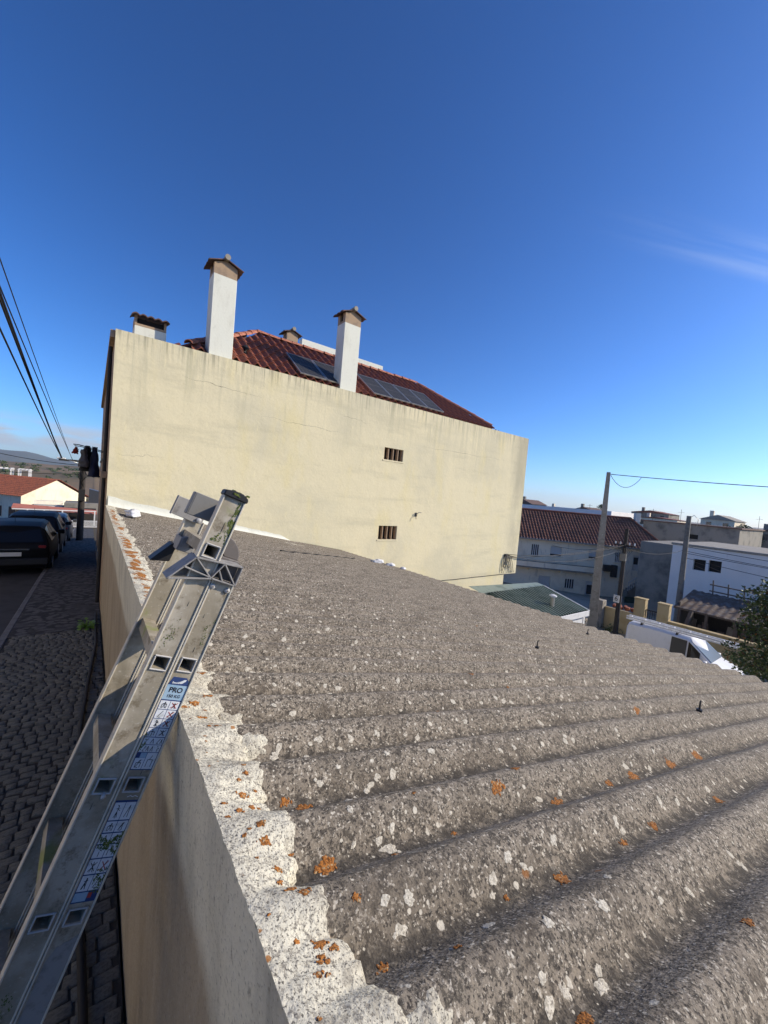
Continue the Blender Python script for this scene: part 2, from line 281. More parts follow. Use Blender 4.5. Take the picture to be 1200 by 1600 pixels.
# ------------------------------------------------------------------ mesh helpers
class MB:
    def __init__(s): s.v = []; s.f = []
    def add(s, vs, fs):
        k = len(s.v); s.v += [tuple(p) for p in vs]; s.f += [tuple(i+k for i in q) for q in fs]; return s
    def box(s, a, b):
        (x0, y0, z0), (x1, y1, z1) = a, b
        return s.add([(x0,y0,z0),(x1,y0,z0),(x1,y1,z0),(x0,y1,z0),(x0,y0,z1),(x1,y0,z1),(x1,y1,z1),(x0,y1,z1)],
                     [(0,3,2,1),(4,5,6,7),(0,1,5,4),(1,2,6,5),(2,3,7,6),(3,0,4,7)])
    def obox(s, c, ux, uy, uz, sx, sy, sz):
        c = Vector(c); ux, uy, uz = Vector(ux)*sx/2, Vector(uy)*sy/2, Vector(uz)*sz/2
        vs = [c+a*ux+b*uy+d*uz for d in (-1, 1) for a, b in ((-1,-1),(1,-1),(1,1),(-1,1))]
        return s.add(vs, [(0,3,2,1),(4,5,6,7),(0,1,5,4),(1,2,6,5),(2,3,7,6),(3,0,4,7)])
    def bar(s, p, q, w, h=None):
        p, q = Vector(p), Vector(q); h = h or w; d = (q-p); L = d.length; d.normalize()
        a = d.cross(Vector((0, 0, 1)))
        a = Vector((1, 0, 0)) if a.length < 1e-4 else a.normalized()
        return s.obox((p+q)/2, a, d.cross(a), d, w, h, L)
    def prism(s, poly, off):
        """poly: 3D points (planar ring), extruded by off"""
        off = Vector(off); n = len(poly); a = [Vector(p) for p in poly]
        return s.add(a+[p+off for p in a], [tuple(range(n))[::-1], tuple(range(n, 2*n))]+[(i, (i+1) % n, n+(i+1) % n, n+i) for i in range(n)])
    def tube(s, pts, r, n=6, cap=True):
        pts = [Vector(p) for p in pts]; rings = []; k0 = len(s.v)
        rr = r if isinstance(r, (list, tuple)) else [r]*len(pts)
        for i, p in enumerate(pts):
            d = (pts[min(i+1, len(pts)-1)]-pts[max(i-1, 0)]).normalized()
            a = d.cross(Vector((0, 0, 1))); a = Vector((1, 0, 0)) if a.length < 1e-3 else a.normalized()
            b = d.cross(a)
            for j in range(n):
                t = 2*pi*j/n; s.v.append(tuple(p+(a*cos(t)+b*sin(t))*rr[i]))
        for i in range(len(pts)-1):
            for j in range(n):
                s.f.append((k0+i*n+j, k0+i*n+(j+1) % n, k0+(i+1)*n+(j+1) % n, k0+(i+1)*n+j))
        if cap: s.f.append(tuple(k0+j for j in range(n))[::-1]); s.f.append(tuple(k0+(len(pts)-1)*n+j for j in range(n)))
        return s
    def grid(s, nu, nv, fn, flip=False):
        k = len(s.v)
        for i in range(nu+1):
            for j in range(nv+1): s.v.append(tuple(fn(i/nu, j/nv)))
        for i in range(nu):
            for j in range(nv):
                q = (k+i*(nv+1)+j, k+(i+1)*(nv+1)+j, k+(i+1)*(nv+1)+j+1, k+i*(nv+1)+j+1)
                s.f.append(q[::-1] if flip else q)
        return s
    def mesh(s, name, m, smooth=False, bevel=0, normals=True):
        me = bpy.data.meshes.new(name); me.from_pydata(s.v, [], s.f); me.update()
        if bevel or normals:
            bm = bmesh.new(); bm.from_mesh(me)
            if normals: bmesh.ops.recalc_face_normals(bm, faces=bm.faces)
            if bevel:
                ed = [e for e in bm.edges if len(e.link_faces) == 2 and e.calc_face_angle(0) > .5]
                bmesh.ops.bevel(bm, geom=ed, offset=bevel, segments=1, affect='EDGES')
            bm.to_mesh(me); bm.free()
        me.materials.append(MATS[m])
        if smooth:
            for p in me.polygons: p.use_smooth = True
            if smooth != 'all': me.set_sharp_from_angle(angle=R(40))
        return me
    def build(s, name, m, parent=None, smooth=False, bevel=0, normals=True):
        return link(name, s.mesh(name, m, smooth, bevel, normals), parent)
def link(name, me, parent=None):
    o = bpy.data.objects.new(name, me); col.objects.link(o)
    if parent: put(o, parent)
    return o
def put(o, parent):
    o.parent = parent
    bpy.context.view_layer.update() if False else None
    o.matrix_parent_inverse = parent_matrix(parent).inverted()
def parent_matrix(p):
    mm = p.matrix_basis.copy()
    if p.parent: mm = parent_matrix(p.parent) @ p.matrix_parent_inverse @ mm
    return mm
def tag(o, label=None, cat=None, group=None, kind=None):
    if label: o['label'] = label
    if cat: o['category'] = cat
    if group: o['group'] = group
    if kind: o['kind'] = kind
    return o
def empty(name, loc, label, cat, group=None):
    o = bpy.data.objects.new(name, None); o.location = loc; col.objects.link(o); o.empty_display_size = .1
    return tag(o, label, cat, group)
def fbm(x, y, z=0.0): return noise.fractal(Vector((x, y, z)), 1.0, 2.0, 4)
def ns(x, y=0.0, z=0.0): return noise.noise(Vector((x, y, z)))
def smooth01(t): t = max(0, min(1, t)); return t*t*(3-2*t)
def interp(x, pts):
    if x <= pts[0][0]: return pts[0][1]
    for (a, b), (c, d) in zip(pts, pts[1:]):
        if x <= c: return b+(d-b)*(x-a)/(c-a)
    return pts[-1][1]
def facade(mb, O, u, W, z0, z1, holes, depth, nrm):
    """front face of a wall from O along u, with holes (u0,u1,z0,z1) and reveals of depth behind the face"""
    O = Vector(O); u = Vector(u); n = Vector(nrm)
    us = sorted({0, W, *[h[0] for h in holes], *[h[1] for h in holes]}); zs = sorted({z0, z1, *[h[2] for h in holes], *[h[3] for h in holes]})
    P = lambda a, z, d=0: O+u*a+Vector((0, 0, z-O.z))-n*d
    for a, b in zip(us, us[1:]):
        for c, d in zip(zs, zs[1:]):
            ma, mz = (a+b)/2, (c+d)/2
            if any(h[0] < ma < h[1] and h[2] < mz < h[3] for h in holes): continue
            mb.add([P(a, c), P(b, c), P(b, d), P(a, d)], [(0, 1, 2, 3)])
    for (a, b, c, d) in holes:
        q = [(a, c), (b, c), (b, d), (a, d)]
        for (p0, p1) in zip(q, q[1:]+q[:1]):
            mb.add([P(*p0), P(*p1), P(*p1, depth), P(*p0, depth)], [(0, 1, 2, 3)])
    return P
def tiled(mb, P0, u, dn, nrm, W, Lg, colw=.25, course=.4, amp=.05, step=.03):
    """a field of barrel tiles as real relief: P0 ridge corner, u along the ridge, dn down the slope"""
    P0, u, dn, nrm = Vector(P0), Vector(u).normalized(), Vector(dn).normalized(), Vector(nrm).normalized()
    nc = int(W/colw); nr = max(1, int(Lg/course)); seg = 6
    k = len(mb.v); rows = []
    for r in range(nr):
        rows += [(r*Lg/nr, 0.0), ((r+1)*Lg/nr-.004, step)]
    for (d, h) in rows:
        for i in range(nc*seg+1):
            a = i*W/(nc*seg); ph = (i % seg)/seg
            hh = amp*(1 if ph < .5 else -.25)*abs(sin(ph*2*pi)) if True else 0
            mb.v.append(tuple(P0+u*a+dn*d+nrm*(h+hh)))
    w = nc*seg+1
    for r in range(len(rows)-1):
        for i in range(w-1): mb.f.append((k+r*w+i, k+(r+1)*w+i, k+(r+1)*w+i+1, k+r*w+i+1))
    return mb
def wire(name, pts, r, mat_, label, cat, sag=0, group=None, n=24, parent=None):
    pts = [Vector(p) for p in pts]
    if len(pts) == 2 and sag:
        a, b = pts; pts = [a.lerp(b, i/n)-Vector((0, 0, sag*4*(i/n)*(1-i/n))) for i in range(n+1)]
    o = MB().tube(pts, r, 5).build(name, mat_, parent, smooth='all')
    return tag(o, label, cat, group)

# ================================================================== THE SETTING
A_PTS = [(-40, .15), (5, 0), (16, -.55), (26, -1.2), (45, -2.7), (60, -4.3), (100, -6.5), (220, -8), (330, -1), (420, 2.6), (520, 1), (900, -12), (2200, -10)]
B_PTS = [(.3, 0), (6, -1.7), (13, -3.6), (18, -4.1), (26, -4.0), (40, -5.3), (52, -4.6), (110, -1.5), (200, 1.0), (500, -2), (2500, -5)]
def az_(y): return interp(y, A_PTS)
def gz(x, y):
    if x <= .3: return az_(y)
    return interp(x, B_PTS)*smooth01((x-.3)/4+.2)+az_(y)*math.exp(-x/25.0)
xs = [-6000, -2500, -1200, -600, -350, -200, -120, -80, -55, -40, -30, -22, -15, -10, -7, -4, -2, -1, -.3, .1, .3, .6, 1, 2, 3, 4, 5, 6, 7, 8, 10, 12, 14, 16, 18, 20, 22, 24, 26, 28, 31, 35, 40, 46, 52, 60, 70, 85, 110, 140, 170, 200, 260, 350, 500, 800, 1400, 2500, 6000]
ys = [-6000, -2000, -700, -300, -120, -60, -40, -20, -10, -5, 0, 3, 6, 9, 12, 15, 18, 22, 26, 30, 35, 40, 45, 52, 60, 75, 90, 110, 140, 180, 220, 270, 300, 330, 360, 390, 420, 450, 480, 520, 600, 750, 900, 1300, 2200, 6000]
mb = MB()
for x in xs:
    for y in ys:
        d = hypot(x, y)
        h = gz(x, y)-.16+(fbm(x*.03, y*.03)*min(1.2, d/120) if d > 40 else 0)+(fbm(x*.008, y*.008)*2.5 if 250 < y < 700 and x < 60 else 0)
        mb.v.append((x, y, h))
for i in range(len(xs)-1):
    for j in range(len(ys)-1):
        k = i*len(ys)+j; mb.f.append((k, k+len(ys), k+len(ys)+1, k+1))
ground = mb.build('ground', 'earth', smooth='all'); tag(ground, kind='structure')
ground.data.materials.append(MATS['dry_field']); ground.data.materials.append(MATS['yard'])
for p in ground.data.polygons:
    if hypot(p.center.x, p.center.y) > 70: p.material_index = 1
    elif p.center.x > 6: p.material_index = 2

def strip(name, m, x0, x1, y0, y1, dz, n, nx=6):
    o = MB().grid(nx, n, lambda a, b: (x0+(x1-x0)*a, y0+(y1-y0)*b, az_(y0+(y1-y0)*b)+dz)).build(name, m, smooth='all')
    return tag(o, kind='structure')
road = strip('road', 'asphalt', -8, -1.05, -12, 44, -.11, 80)
sidewalk = strip('sidewalk', 'joint_dirt', -.96, .2248, -3, 8.2, -.012, 40)
walk2 = strip('sidewalk_paving', 'cobble_far', -.96, .2246, 8.2, 44, 0, 60)
kerb = None
for i in range(50):
    y0 = -3+i*.95
    mb = MB().prism([(-1.06, y0+.008, az_(y0)-.2), (-.962, y0+.008, az_(y0)-.2), (-.962, y0+.008, az_(y0)+.006), (-1.05, y0+.008, az_(y0)+.004)], (0, .934, az_(y0+.95)-az_(y0)))
    mb.build('kerb_stone', 'kerb_stone', sidewalk, bevel=.008)
# street on the lower side, where the van stands
lower = MB().grid(10, 30, lambda a, b: (16.5+7.3*a, -20+60*b, gz(16.5+7.3*a, -20+60*b)-.10)).build('road', 'asphalt', smooth='all'); tag(lower, kind='structure')

# cobblestones: variants share mesh data
def stone_mesh(seed):
    rnd = random.Random(seed); j = lambda a: rnd.uniform(-a, a)
    b = [(-.5+j(.05), -.5+j(.05)), (.5+j(.05), -.5+j(.05)), (.5+j(.05), .5+j(.05)), (-.5+j(.05), .5+j(.05))]
    v = [(x, y, -1) for x, y in b]+[(x*.99, y*.99, -.16+j(.04)) for x, y in b]+[(x*.88, y*.88, j(.06)) for x, y in b]+[(j(.1), j(.1), .03+j(.04))]
    f = []
    for r in (0, 4):
        for i in range(4): f.append((r+i, r+(i+1) % 4, r+4+(i+1) % 4, r+4+i))
    for i in range(4): f.append((8+i, 8+(i+1) % 4, 12))
    return v, f
stones = [stone_mesh(s) for s in range(8)]
stone_me = []
for v, f in stones:
    q = MB(); q.v, q.f = v, f; stone_me.append(q.mesh('cobblestone', 'cobble', smooth='all'))
rest = MB(); cand = []
y = 1.2; row = 0
while y < 8.15:
    dy = .074+random.uniform(-.006, .010); x = -.955+random.uniform(0, .05)
    while x < .215:
        w = random.uniform(.065, .125); w = min(w, .222-x)
        if w < .04: break
        cx = x+w/2; cy = y+dy/2+.05*sin(cx*5+row*.2)+random.uniform(-.006, .006)+.12*(cx+.4)
        cand.append((cx, cy, w-.010, dy-.009, random.uniform(-.08, .08), random.uniform(-.006, .006)))
        x += w
    y += dy; row += 1
def seen(cn): return cn[0] > -.125*cn[1]-.05 and cn[1] > 1.95
vis = sorted([q for q in cand if seen(q)], key=lambda q: q[1])[:300]
vset = set(id(q) for q in vis)
for q in cand:
    cx, cy, w, l, a, dz = q; z = az_(cy)+dz
    k = random.randrange(8)
    if id(q) in vset:
        o = bpy.data.objects.new('cobblestone', stone_me[k]); col.objects.link(o); o.parent = sidewalk
        o.location = (cx, cy, z); o.scale = (w, l, .034); o.rotation_euler = (random.uniform(-.03, .03), random.uniform(-.03, .03), a)
    else:
        v, f = stones[k]; ca, sa = cos(a), sin(a)
        rest.add([(cx+vx*w*ca-vy*l*sa, cy+vx*w*sa+vy*l*ca, z+vz*.034) for vx, vy, vz in v], f)
tag(rest.build('cobblestone_paving', 'cobble', sidewalk, smooth='all'), kind='stuff')

# far hills beyond the lane
def hillmesh(name, m, dist, prof, depth, x0, x1, nx=120, ny=14, rough=1.0):
    o = MB().grid(nx, ny, lambda a, b: ((x0+(x1-x0)*a), dist+depth*(b-.5)*2+fbm(a*7, b*3)*depth*.1,
        -40+(interp(x0+(x1-x0)*a, prof)+40)*(1-((b-.5)*2)**2)**.8+fbm(a*26, b*7, 3)*6*rough*(1-abs(b-.5)*2))).build(name, m, smooth='all')
    return tag(o, kind='structure')
hillmesh('mountain', 'mountain', 3400, [(-4000, 40), (-1500, 95), (-700, 86), (-430, 80), (-330, 84), (-226, 56), (-110, 45), (20, 33), (300, 24), (2000, 10)], 700, -4000, 2600, 220)
hillmesh('hill', 'dry_field', 700, [(-1500, 8), (-200, 5), (-60, 5), (0, 7), (60, 7), (900, 0)], 200, -1500, 900, 160, 12, .5)

# ================================================================== GARAGE with the corrugated roof
T = tan(R(10.2)); PITCH_C = .1805; V0 = .66; AMP = .0275
def plane_z(x): return 1.865-T*(x-.225)
def roof_z(x, y):
    v = y+.08*x
    return plane_z(x)-AMP*cos(2*pi*(v-V0)/PITCH_C)
def eave_x(y): return 6.62-.095*y
ROWS = ((.262, 2.42), (2.30, 4.5), (4.38, None))
def surf(x, y):
    for ri, (xa, xb) in enumerate(ROWS):
        xe = xb if xb else eave_x(y)
        if x <= xe: break
    a = max(0, min(1, (x-xa)/(xe-xa)))
    return roof_z(x, y)+(.0075*a if ri < 2 else .003*a)+.003*fbm(x*2.2, y*2.2, 5)
WALL_TOP = 1.893
garage = empty('garage', (.225, 4, 0), 'low rendered garage beneath the lichen speckled corrugated grey roof', 'garage')
mb = MB()
ny, nz = 160, 28
def wallpt(a, b):
    y = -3+12.447*a; z = -1.3+(WALL_TOP+1.3)*b
    return (.225+.006*fbm(y*1.3, z*1.3)+(.02 if b < .001 else 0)-(.012*smooth01((z-1.45)/.3) if z < 1.9 else 0)+.012, y, z)
mb.grid(ny, nz, wallpt)
mb.grid(ny, 1, lambda a, b: (wallpt(a, 1)[0]+.09*b, -3+12.447*a, WALL_TOP-.05*b))
mb.build('wall', 'garage_render', garage, smooth=True)
mb = MB(); mb.box((.5, -3, -2.5), (6.0, -2.8, .85)); mb.build('end_wall', 'garage_render', garage)
mb = MB(); mb.add([(5.6, -3, -2.6), (5.3, 9.4, -2.6), (5.3, 9.4, .72), (5.6, -3, .72)], [(0, 1, 2, 3)]); mb.build('wall', 'garage_render', garage)

# roof sheets, each a corrugated sheet that laps over the one below
SW = PITCH_C*5
nsheet = 0
vlo = V0-PITCH_C/4-SW*4
for ri, (xa, xb) in enumerate(ROWS):
    v = vlo
    while v < 10.15:
        rz = 0; dx = 0; tilt = 0
        lift = .010*(2-ri)/2
        seg = 20*5; nx = 24
        def P(a, b, off, v=v, xa=xa, xb=xb):
            vv = v+SW*1.03*b; 
            xe = xb if xb else eave_x(vv-.5)
            x = xa+(xe-xa)*a+(dx if 0 < ri or a > .5 else 0)*(1 if a > .5 or ri else 0)
            y = vv-.08*x
            z = roof_z(x, y)+rz+tilt*(b-.5)*4+off+.006*(1-a)*0+(.0075*a if ri < 2 else .003*a)+.0035*(b if b > .93 else 0)
            z += .003*fbm(x*2.2, y*2.2, 5)
            return (x, y, z)
        ok = [vv for vv in (v, v+SW) if vv-.08*(xa) < 9.45]
        if v-.08*xa < 9.4:
            q = MB()
            # clip against the neighbour's wall
            def C(p): return (p[0], min(p[1], 9.447), p[2])
            q.grid(nx, seg, lambda a, b: C(P(a, b, 0)))
            n1 = len(q.v)
            q.grid(nx, seg, lambda a, b: C(P(a, b, -.0065)), flip=True)
            w = seg+1
            for j in range(seg):
                q.f.append((nx*w+j, n1+nx*w+j, n1+nx*w+j+1, nx*w+j+1)); q.f.append((j, j+1, n1+j+1, n1+j))
            for i in range(nx):
                q.f.append((i*w, n1+i*w, n1+(i+1)*w, (i+1)*w)); q.f.append((i*w+seg, (i+1)*w+seg, n1+(i+1)*w+seg, n1+i*w+seg))
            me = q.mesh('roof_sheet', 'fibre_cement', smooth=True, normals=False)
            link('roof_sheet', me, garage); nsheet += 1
        v += SW
# lumpy white mortar sealing the sheets to the wall top
def mort_in(y):
    return .362+.030*ns(y*2.3)+.040*ns(y*7.7, 4)+.030*ns(y*19, 9)+.018*ns(y*47, 3)+.010*ns(y*110, 6)+(.015 if y > 2 else 0)
def mort(a, b, y0=-1.2, y1=9.446):
    y = y0+(y1-y0)*a; xi = mort_in(y); x0 = .2235+.0016*ns(y*14, 2)+.0012*ns(y*60)
    x = x0+(xi-x0)*b
    base = WALL_TOP+.006+.003*ns(x*12, y*12, 1)
    tgt = max(roof_z(xi, y), plane_z(xi)-.006)+.005
    z = base+(tgt-base)*b**1.25
    z += .0035*fbm(x*22, y*22)+.0018*ns(x*70, y*70)
    if b > .97: z = roof_z(xi, y)-.004
    return (x, y, z)
MB().grid(2600, 12, mort).build('mortar_edge', 'white_mortar', garage, smooth='all', normals=False)
# lumps of mortar plugging the mouths of the corrugations
for (cx, cy, r, h) in ((.40, .325, .04, .008), (.355, 1.30, .05, .014), (.37, 1.19, .045, .012), (.39, 1.03, .04, .010)):
    q = MB(); k0 = 0
    def lump(a, b):
        t = 2*pi*b; rr = r*a*(1+.5*ns(cos(t)*1.7+cy*9, sin(t)*1.7)+.2*ns(cos(t)*6, sin(t)*6+cy))
        x, y = cx+rr*1.2*cos(t), cy+rr*sin(t)*.85
        return (x, y, roof_z(x, y)+h*(1-a**2.2)-.003+.004*ns(x*80, y*80))
    q.grid(10, 26, lump); q.build('mortar_lump', 'white_mortar', garage, smooth='all')
# white flashing where the sheets meet the neighbour's wall
def flash(a, b):
    x = .26+3.9*a; top = .19*(1-.55*a)+.03*ns(x*2.1)+.012*ns(x*9)
    if a > .93: top *= (1-a)/.07
    return (x, 9.444-.012*(1-b)-.05*(1-b)**3, plane_z(x)+.0+top*b+.02)
MB().grid(220, 6, flash).build('flashing', 'white_render', garage, smooth='all')
tag(MB().grid(24, 10, lambda a, b: (3.55+1.0*a, 8.35+.16*b+.05*ns(a*6), roof_z(3.55+1.0*a, 8.35+.16*b+.05*ns(a*6))+.006-.02*(abs(b-.5) > .48))).build('mortar_patch', 'white_mortar', garage, smooth='all'))

# lichen crusts, placed on the sheets and on the mortar
def crust(mb, x, y, rx, ry, rot, h, seed, zf, n=9):
    rnd = random.Random(seed); k = len(mb.v); ca, sa = cos(rot), sin(rot)
    mb.v.append((x, y, zf(x, y)+h))
    for rr, hh in ((.72, h*.9), (1.0, -.0004)):
        for i in range(n):
            t = 2*pi*i/n; q = rr*(1+.55*ns(cos(t)*1.6+seed*.37, sin(t)*1.6+seed*.11)+rnd.uniform(-.12, .12)); dx, dy = rx*q*cos(t), ry*q*sin(t)
            px, py = x+dx*ca-dy*sa, y+dx*sa+dy*ca
            mb.v.append((px, py, zf(px, py)+hh))
    for i in range(n):
        j = (i+1) % n
        mb.f.append((k, k+1+i, k+1+j)); mb.f.append((k+1+i, k+1+n+i, k+1+n+j, k+1+j))
rz_ = lambda x, y: surf(x, y)+.0011
rnd = random.Random(11)
wl = MB(); ol = MB()
for i in range(420):                                                   # pale crusts strung along the valleys
    k = rnd.randrange(-2, 14); x = .45+4.5*rnd.random()**1.5; y = V0+PITCH_C*k-.08*x+rnd.gauss(.036, .014)
    if y < .05: continue
    s = rnd.uniform(.0035, .010); crust(wl, x, y, s*1.5, s*.8, rnd.uniform(-.6, .6), .0, i, rz_, 11)
for (x, y, rx, ry) in ((.62, .40, .022, .012), (.70, .33, .02, .013), (.74, .245, .026, .012), (.66, .27, .016, .011), (.56, .62, .03, .014), (.50, .49, .018, .011), (.78, .47, .02, .011), (.95, .33, .017, .01), (.86, .30, .02, .011), (.60, .55, .014, .01), (.44, 1.0, .022, .014), (.53, .98, .014, .011), (.55, .78, .03, .012), (.62, .80, .016, .01), (.5, .7, .013, .01), (.66, 1.08, .015, .012), (.80, 1.0, .014, .011), (1.0, .9, .015, .011), (.73, .86, .013, .01)):
    crust(wl, x, y, rx*.62, ry*.75, rnd.uniform(-.5, .5), .0003, int(x*999), rz_, 26)
tag(wl.build('white_lichen', 'white_lichen', garage, smooth='all'), kind='stuff')
def cluster(x, y, R0, zf, n):
    crust(ol, x, y, R0*.75, R0*.50, rnd.uniform(-.4, .4), .0006, rnd.randrange(9999), zf, 22)
    for i in range(n//3):
        a, q = rnd.uniform(0, 2*pi), R0*rnd.uniform(.45, 1.05)
        s = R0*rnd.uniform(.07, .30); crust(ol, x+q*cos(a)*1.2, y+q*sin(a)*.6, s*1.3, s*.8, rnd.uniform(0, 3), .0005, rnd.randrange(9999), zf, 9)
for (x, y, r) in ((.973, .644, .026), (1.109, .673, .020), (1.178, .565, .024), (.41, .635, .026), (.468, .772, .018), (.433, .80, .022), (.40, .825, .016), (.898, .401, .028), (.658, .235, .020), (1.208, .391, .016), (.722, .429, .010), (.689, .691, .006), (2.02, .512, .035), (1.678, .536, .035), (1.151, .131, .018), (.524, .389, .010), (.403, .438, .014), (.40, .518, .010), (.40, .572, .010), (1.208, 1.113, .014), (1.686, 1.341, .02), (2.3, .49, .04), (1.5, .55, .02), (1.4, .38, .02), (1.9, .33, .025), (2.6, .85, .03), (.56, .60, .012), (.75, .60, .010)):
    cluster(x, y, r*.85, rz_, 46)
mz_ = lambda x, y: max(mort(min(1, max(0, (y+1.2)/10.646)), min(.96, max(0, (x-.222)/(mort_in(y)-.222))))[2], 0)+.0014
for (x, y, r) in ((.275, 1.232, .014), (.247, .797, .008), (.297, .831, .012), (.303, .784, .010), (.272, .772, .011), (.296, .717, .011), (.297, .568, .010), (.315, .553, .013), (.302, .463, .008), (.285, .44, .007), (.305, 1.091, .008), (.276, .494, .006), (.294, .603, .006), (.33, .47, .009), (.26, .70, .006), (.34, .66, .006), (.32, .88, .008), (.29, 1.16, .008)):
    cluster(x, y, r*1.0, mz_, 22)
for i in range(34):
    y = .35+1.1*rnd.random(); cluster(.24+(mort_in(y)-.26)*rnd.random(), y, rnd.choice((.004, .005, .007, .010, .014)), mz_, 14)
for i in range(170):                                                    # a rusty trail along the far mortar
    y = 2.2+6.4*rnd.random(); x = .285+.03*ns(y*2)+rnd.gauss(0, .012)
    cluster(x, y, rnd.uniform(.016, .042), mz_, 12)
tag(ol.build('orange_lichen', 'orange_lichen', garage, smooth='all'), kind='stuff')
# hook bolts through the crests
def crest_near(x, y):
    k = round((y+.08*x-V0)/PITCH_C-.5); return V0+PITCH_C*(k+.5)-.08*x
for (x, y) in ((3.11, .66), (3.05, 1.715), (5.15, 2.3)):
    yy = crest_near(x, y); z = roof_z(x, yy)+.012
    b = MB().tube([(x, yy, z-.01), (x, yy, z+.004)], .016, 8); b.tube([(x, yy, z), (x+.004, yy, z+.045), (x+.012, yy, z+.055)], .005, 5)
    b.build('roof_bolt', 'black_plastic', garage)
wire('roof_dark_line', [(2.6+.09*i, 6.3+.045*i+.02*ns(i*.6), roof_z(2.6+.09*i, 6.3+.045*i)*.3+(plane_z(2.6+.09*i)+.035)*.7) for i in range(26)], .014, 'black_rubber', 'dark line across the far part of the corrugated roof, drawn as a black tube', 'cable')  # black tube drawn for a dark line on the roof
# crumpled white bag and white debris
def bag(name, cx, cy, z0, rx, ry, rz, seed, label, cat):
    def f(a, b):
        t, p = 2*pi*a, pi*b; q = 1+.35*fbm(cos(t)*sin(p)*1.6+seed, sin(t)*sin(p)*1.6, cos(p)*1.6)
        return (cx+rx*q*cos(t)*sin(p), cy+ry*q*sin(t)*sin(p), z0+max(-.01, rz*q*cos(p)*1.0+rz*.35))
    return tag(MB().grid(28, 14, f).build(name, 'white_plastic', smooth='all'), label, cat)
bag('plastic_bag', .56, 7.75, roof_z(.56, 7.75)+.03, .12, .28, .07, 3, 'crumpled white plastic bag lying by the mortar edge of the roof', 'bag')
for i, (x, y, s) in enumerate(((5.55, 7.5, .13), (5.75, 7.25, .10), (5.9, 6.95, .07))):
    bag('mortar_rubble', x, y, plane_z(x)+.03, s*1.2, s, s*.45, 10+i, ('largest pale rubble heap near the eave below the small barred vent', 'middle pale rubble piece of the three near the eave', 'smallest pale rubble piece of the three near the eave')[i], 'rubble')

# ================================================================== CREAM BUILDING
bld = empty('apartment_building', (7, 9.45, 0), 'cream rendered building with blank side wall, tiled hip roof and tall white chimneys', 'building')
X0, X1, YF, ZT = .235, 14.08, 9.45, 5.325
vents = [(6.90-X0, 7.63-X0, 3.62, 3.98), (6.93-X0, 7.64-X0, 1.21, 1.63)]
mb = MB(); facade(mb, (X0, YF, 0), (1, 0, 0), X1-X0, -.18, ZT, vents, .16, (0, -1, 0))
# slightly uneven parapet coping, return walls and the set-back ground floor
mb.add([(X0, YF, ZT), (X1, YF, ZT), (X1, YF+.18, ZT-.012), (X0, YF+.18, ZT-.012)], [(0, 1, 2, 3)])
mb.add([(X0, YF+.18, ZT-.012), (X1, YF+.18, ZT-.012), (X1, YF+.18, 4.9), (X0, YF+.18, 4.9)], [(0, 1, 2, 3)])
mb.add([(X1, YF, -.18), (X1, 15, -.18), (X1, 15, ZT), (X1, YF, ZT)], [(0, 1, 2, 3)])
mb.add([(13.3, YF, -.18), (X1, YF, -.18), (X1, 15, -.18), (13.3, 15, -.18)], [(0, 1, 2, 3)])
mb.add([(X0, YF, -5), (13.3, YF, -5), (13.3, YF, -.18), (X0, YF, -.18)], [(0, 1, 2, 3)])
mb.add([(13.3, YF, -5), (13.3, 15, -5), (13.3, 15, -.18), (13.3, YF, -.18)], [(0, 1, 2, 3)])
mb.add([(X0, 20.5, -5), (X1, 20.5, -5), (X1, 20.5, ZT), (X0, 20.5, ZT)], [(0, 1, 2, 3)])
mb.build('wall', 'cream_render', bld)
# lane facade with windows
lane = MB(); lw = [(1.2, 2.2, -.2, 1.7), (1.3, 2.2, 2.9, 4.3), (4.1, 5.1, 2.9, 4.3), (4.1, 5.1, .1, 1.5), (7.2, 8.2, 2.9, 4.3), (7.2, 8.2, -.2, 1.5)]
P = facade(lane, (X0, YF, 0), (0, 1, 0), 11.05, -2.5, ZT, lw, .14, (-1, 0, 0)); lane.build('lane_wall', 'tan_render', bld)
for (a, b, c, d) in lw:
    w = MB().box((X0+.13, YF+a, c), (X0+.15, YF+b, d)).build('window', 'dark_void', bld)
    MB().box((X0-.05, YF+a-.08, c-.06), (X0+.1, YF+b+.08, c)).build('sill', 'concrete', w)
    fr = MB()
    for q in (a, (a+b)/2-.02, b-.05): fr.box((X0+.08, YF+q, c), (X0+.12, YF+q+.05, d))
    fr.build('frame', 'iron', w)
MB().box((X0-.10, YF+.3, 2.42), (X0-.001, YF+11, 2.55)).build('ledge', 'tan_render', bld)
MB().box((X0-.08, YF+.05, ZT-.16), (X0-.001, YF+11, ZT-.02)).build('cornice', 'tan_render', bld)
MB().tube([(X0-.05, YF+.55, -.2), (X0-.05, YF+.55, 5.1)], .035, 8).build('downpipe', 'iron', bld)
# barred vents
for (a, b, c, d) in vents:
    xa, xb = X0+a, X0+b
    v = MB().box((xa, YF+.15, c), (xb, YF+.17, d)).build('vent', 'dark_void', bld)
    n = 4; w = (xb-xa)/n
    for i in range(n+1):
        bw = .034
        xx = min(max(xa+w*i-bw/2, xa+.002), xb-bw-.002)
        MB().box((xx, YF+.03, c+.002), (xx+bw, YF+.13, d-.002)).build('vent_bar', 'tan_render', v, bevel=.005)
    MB().box((xa-.04, YF-.015, c-.05), (xb+.04, YF+.02, c-.004)).build('sill', 'cream_render', v, bevel=.006)
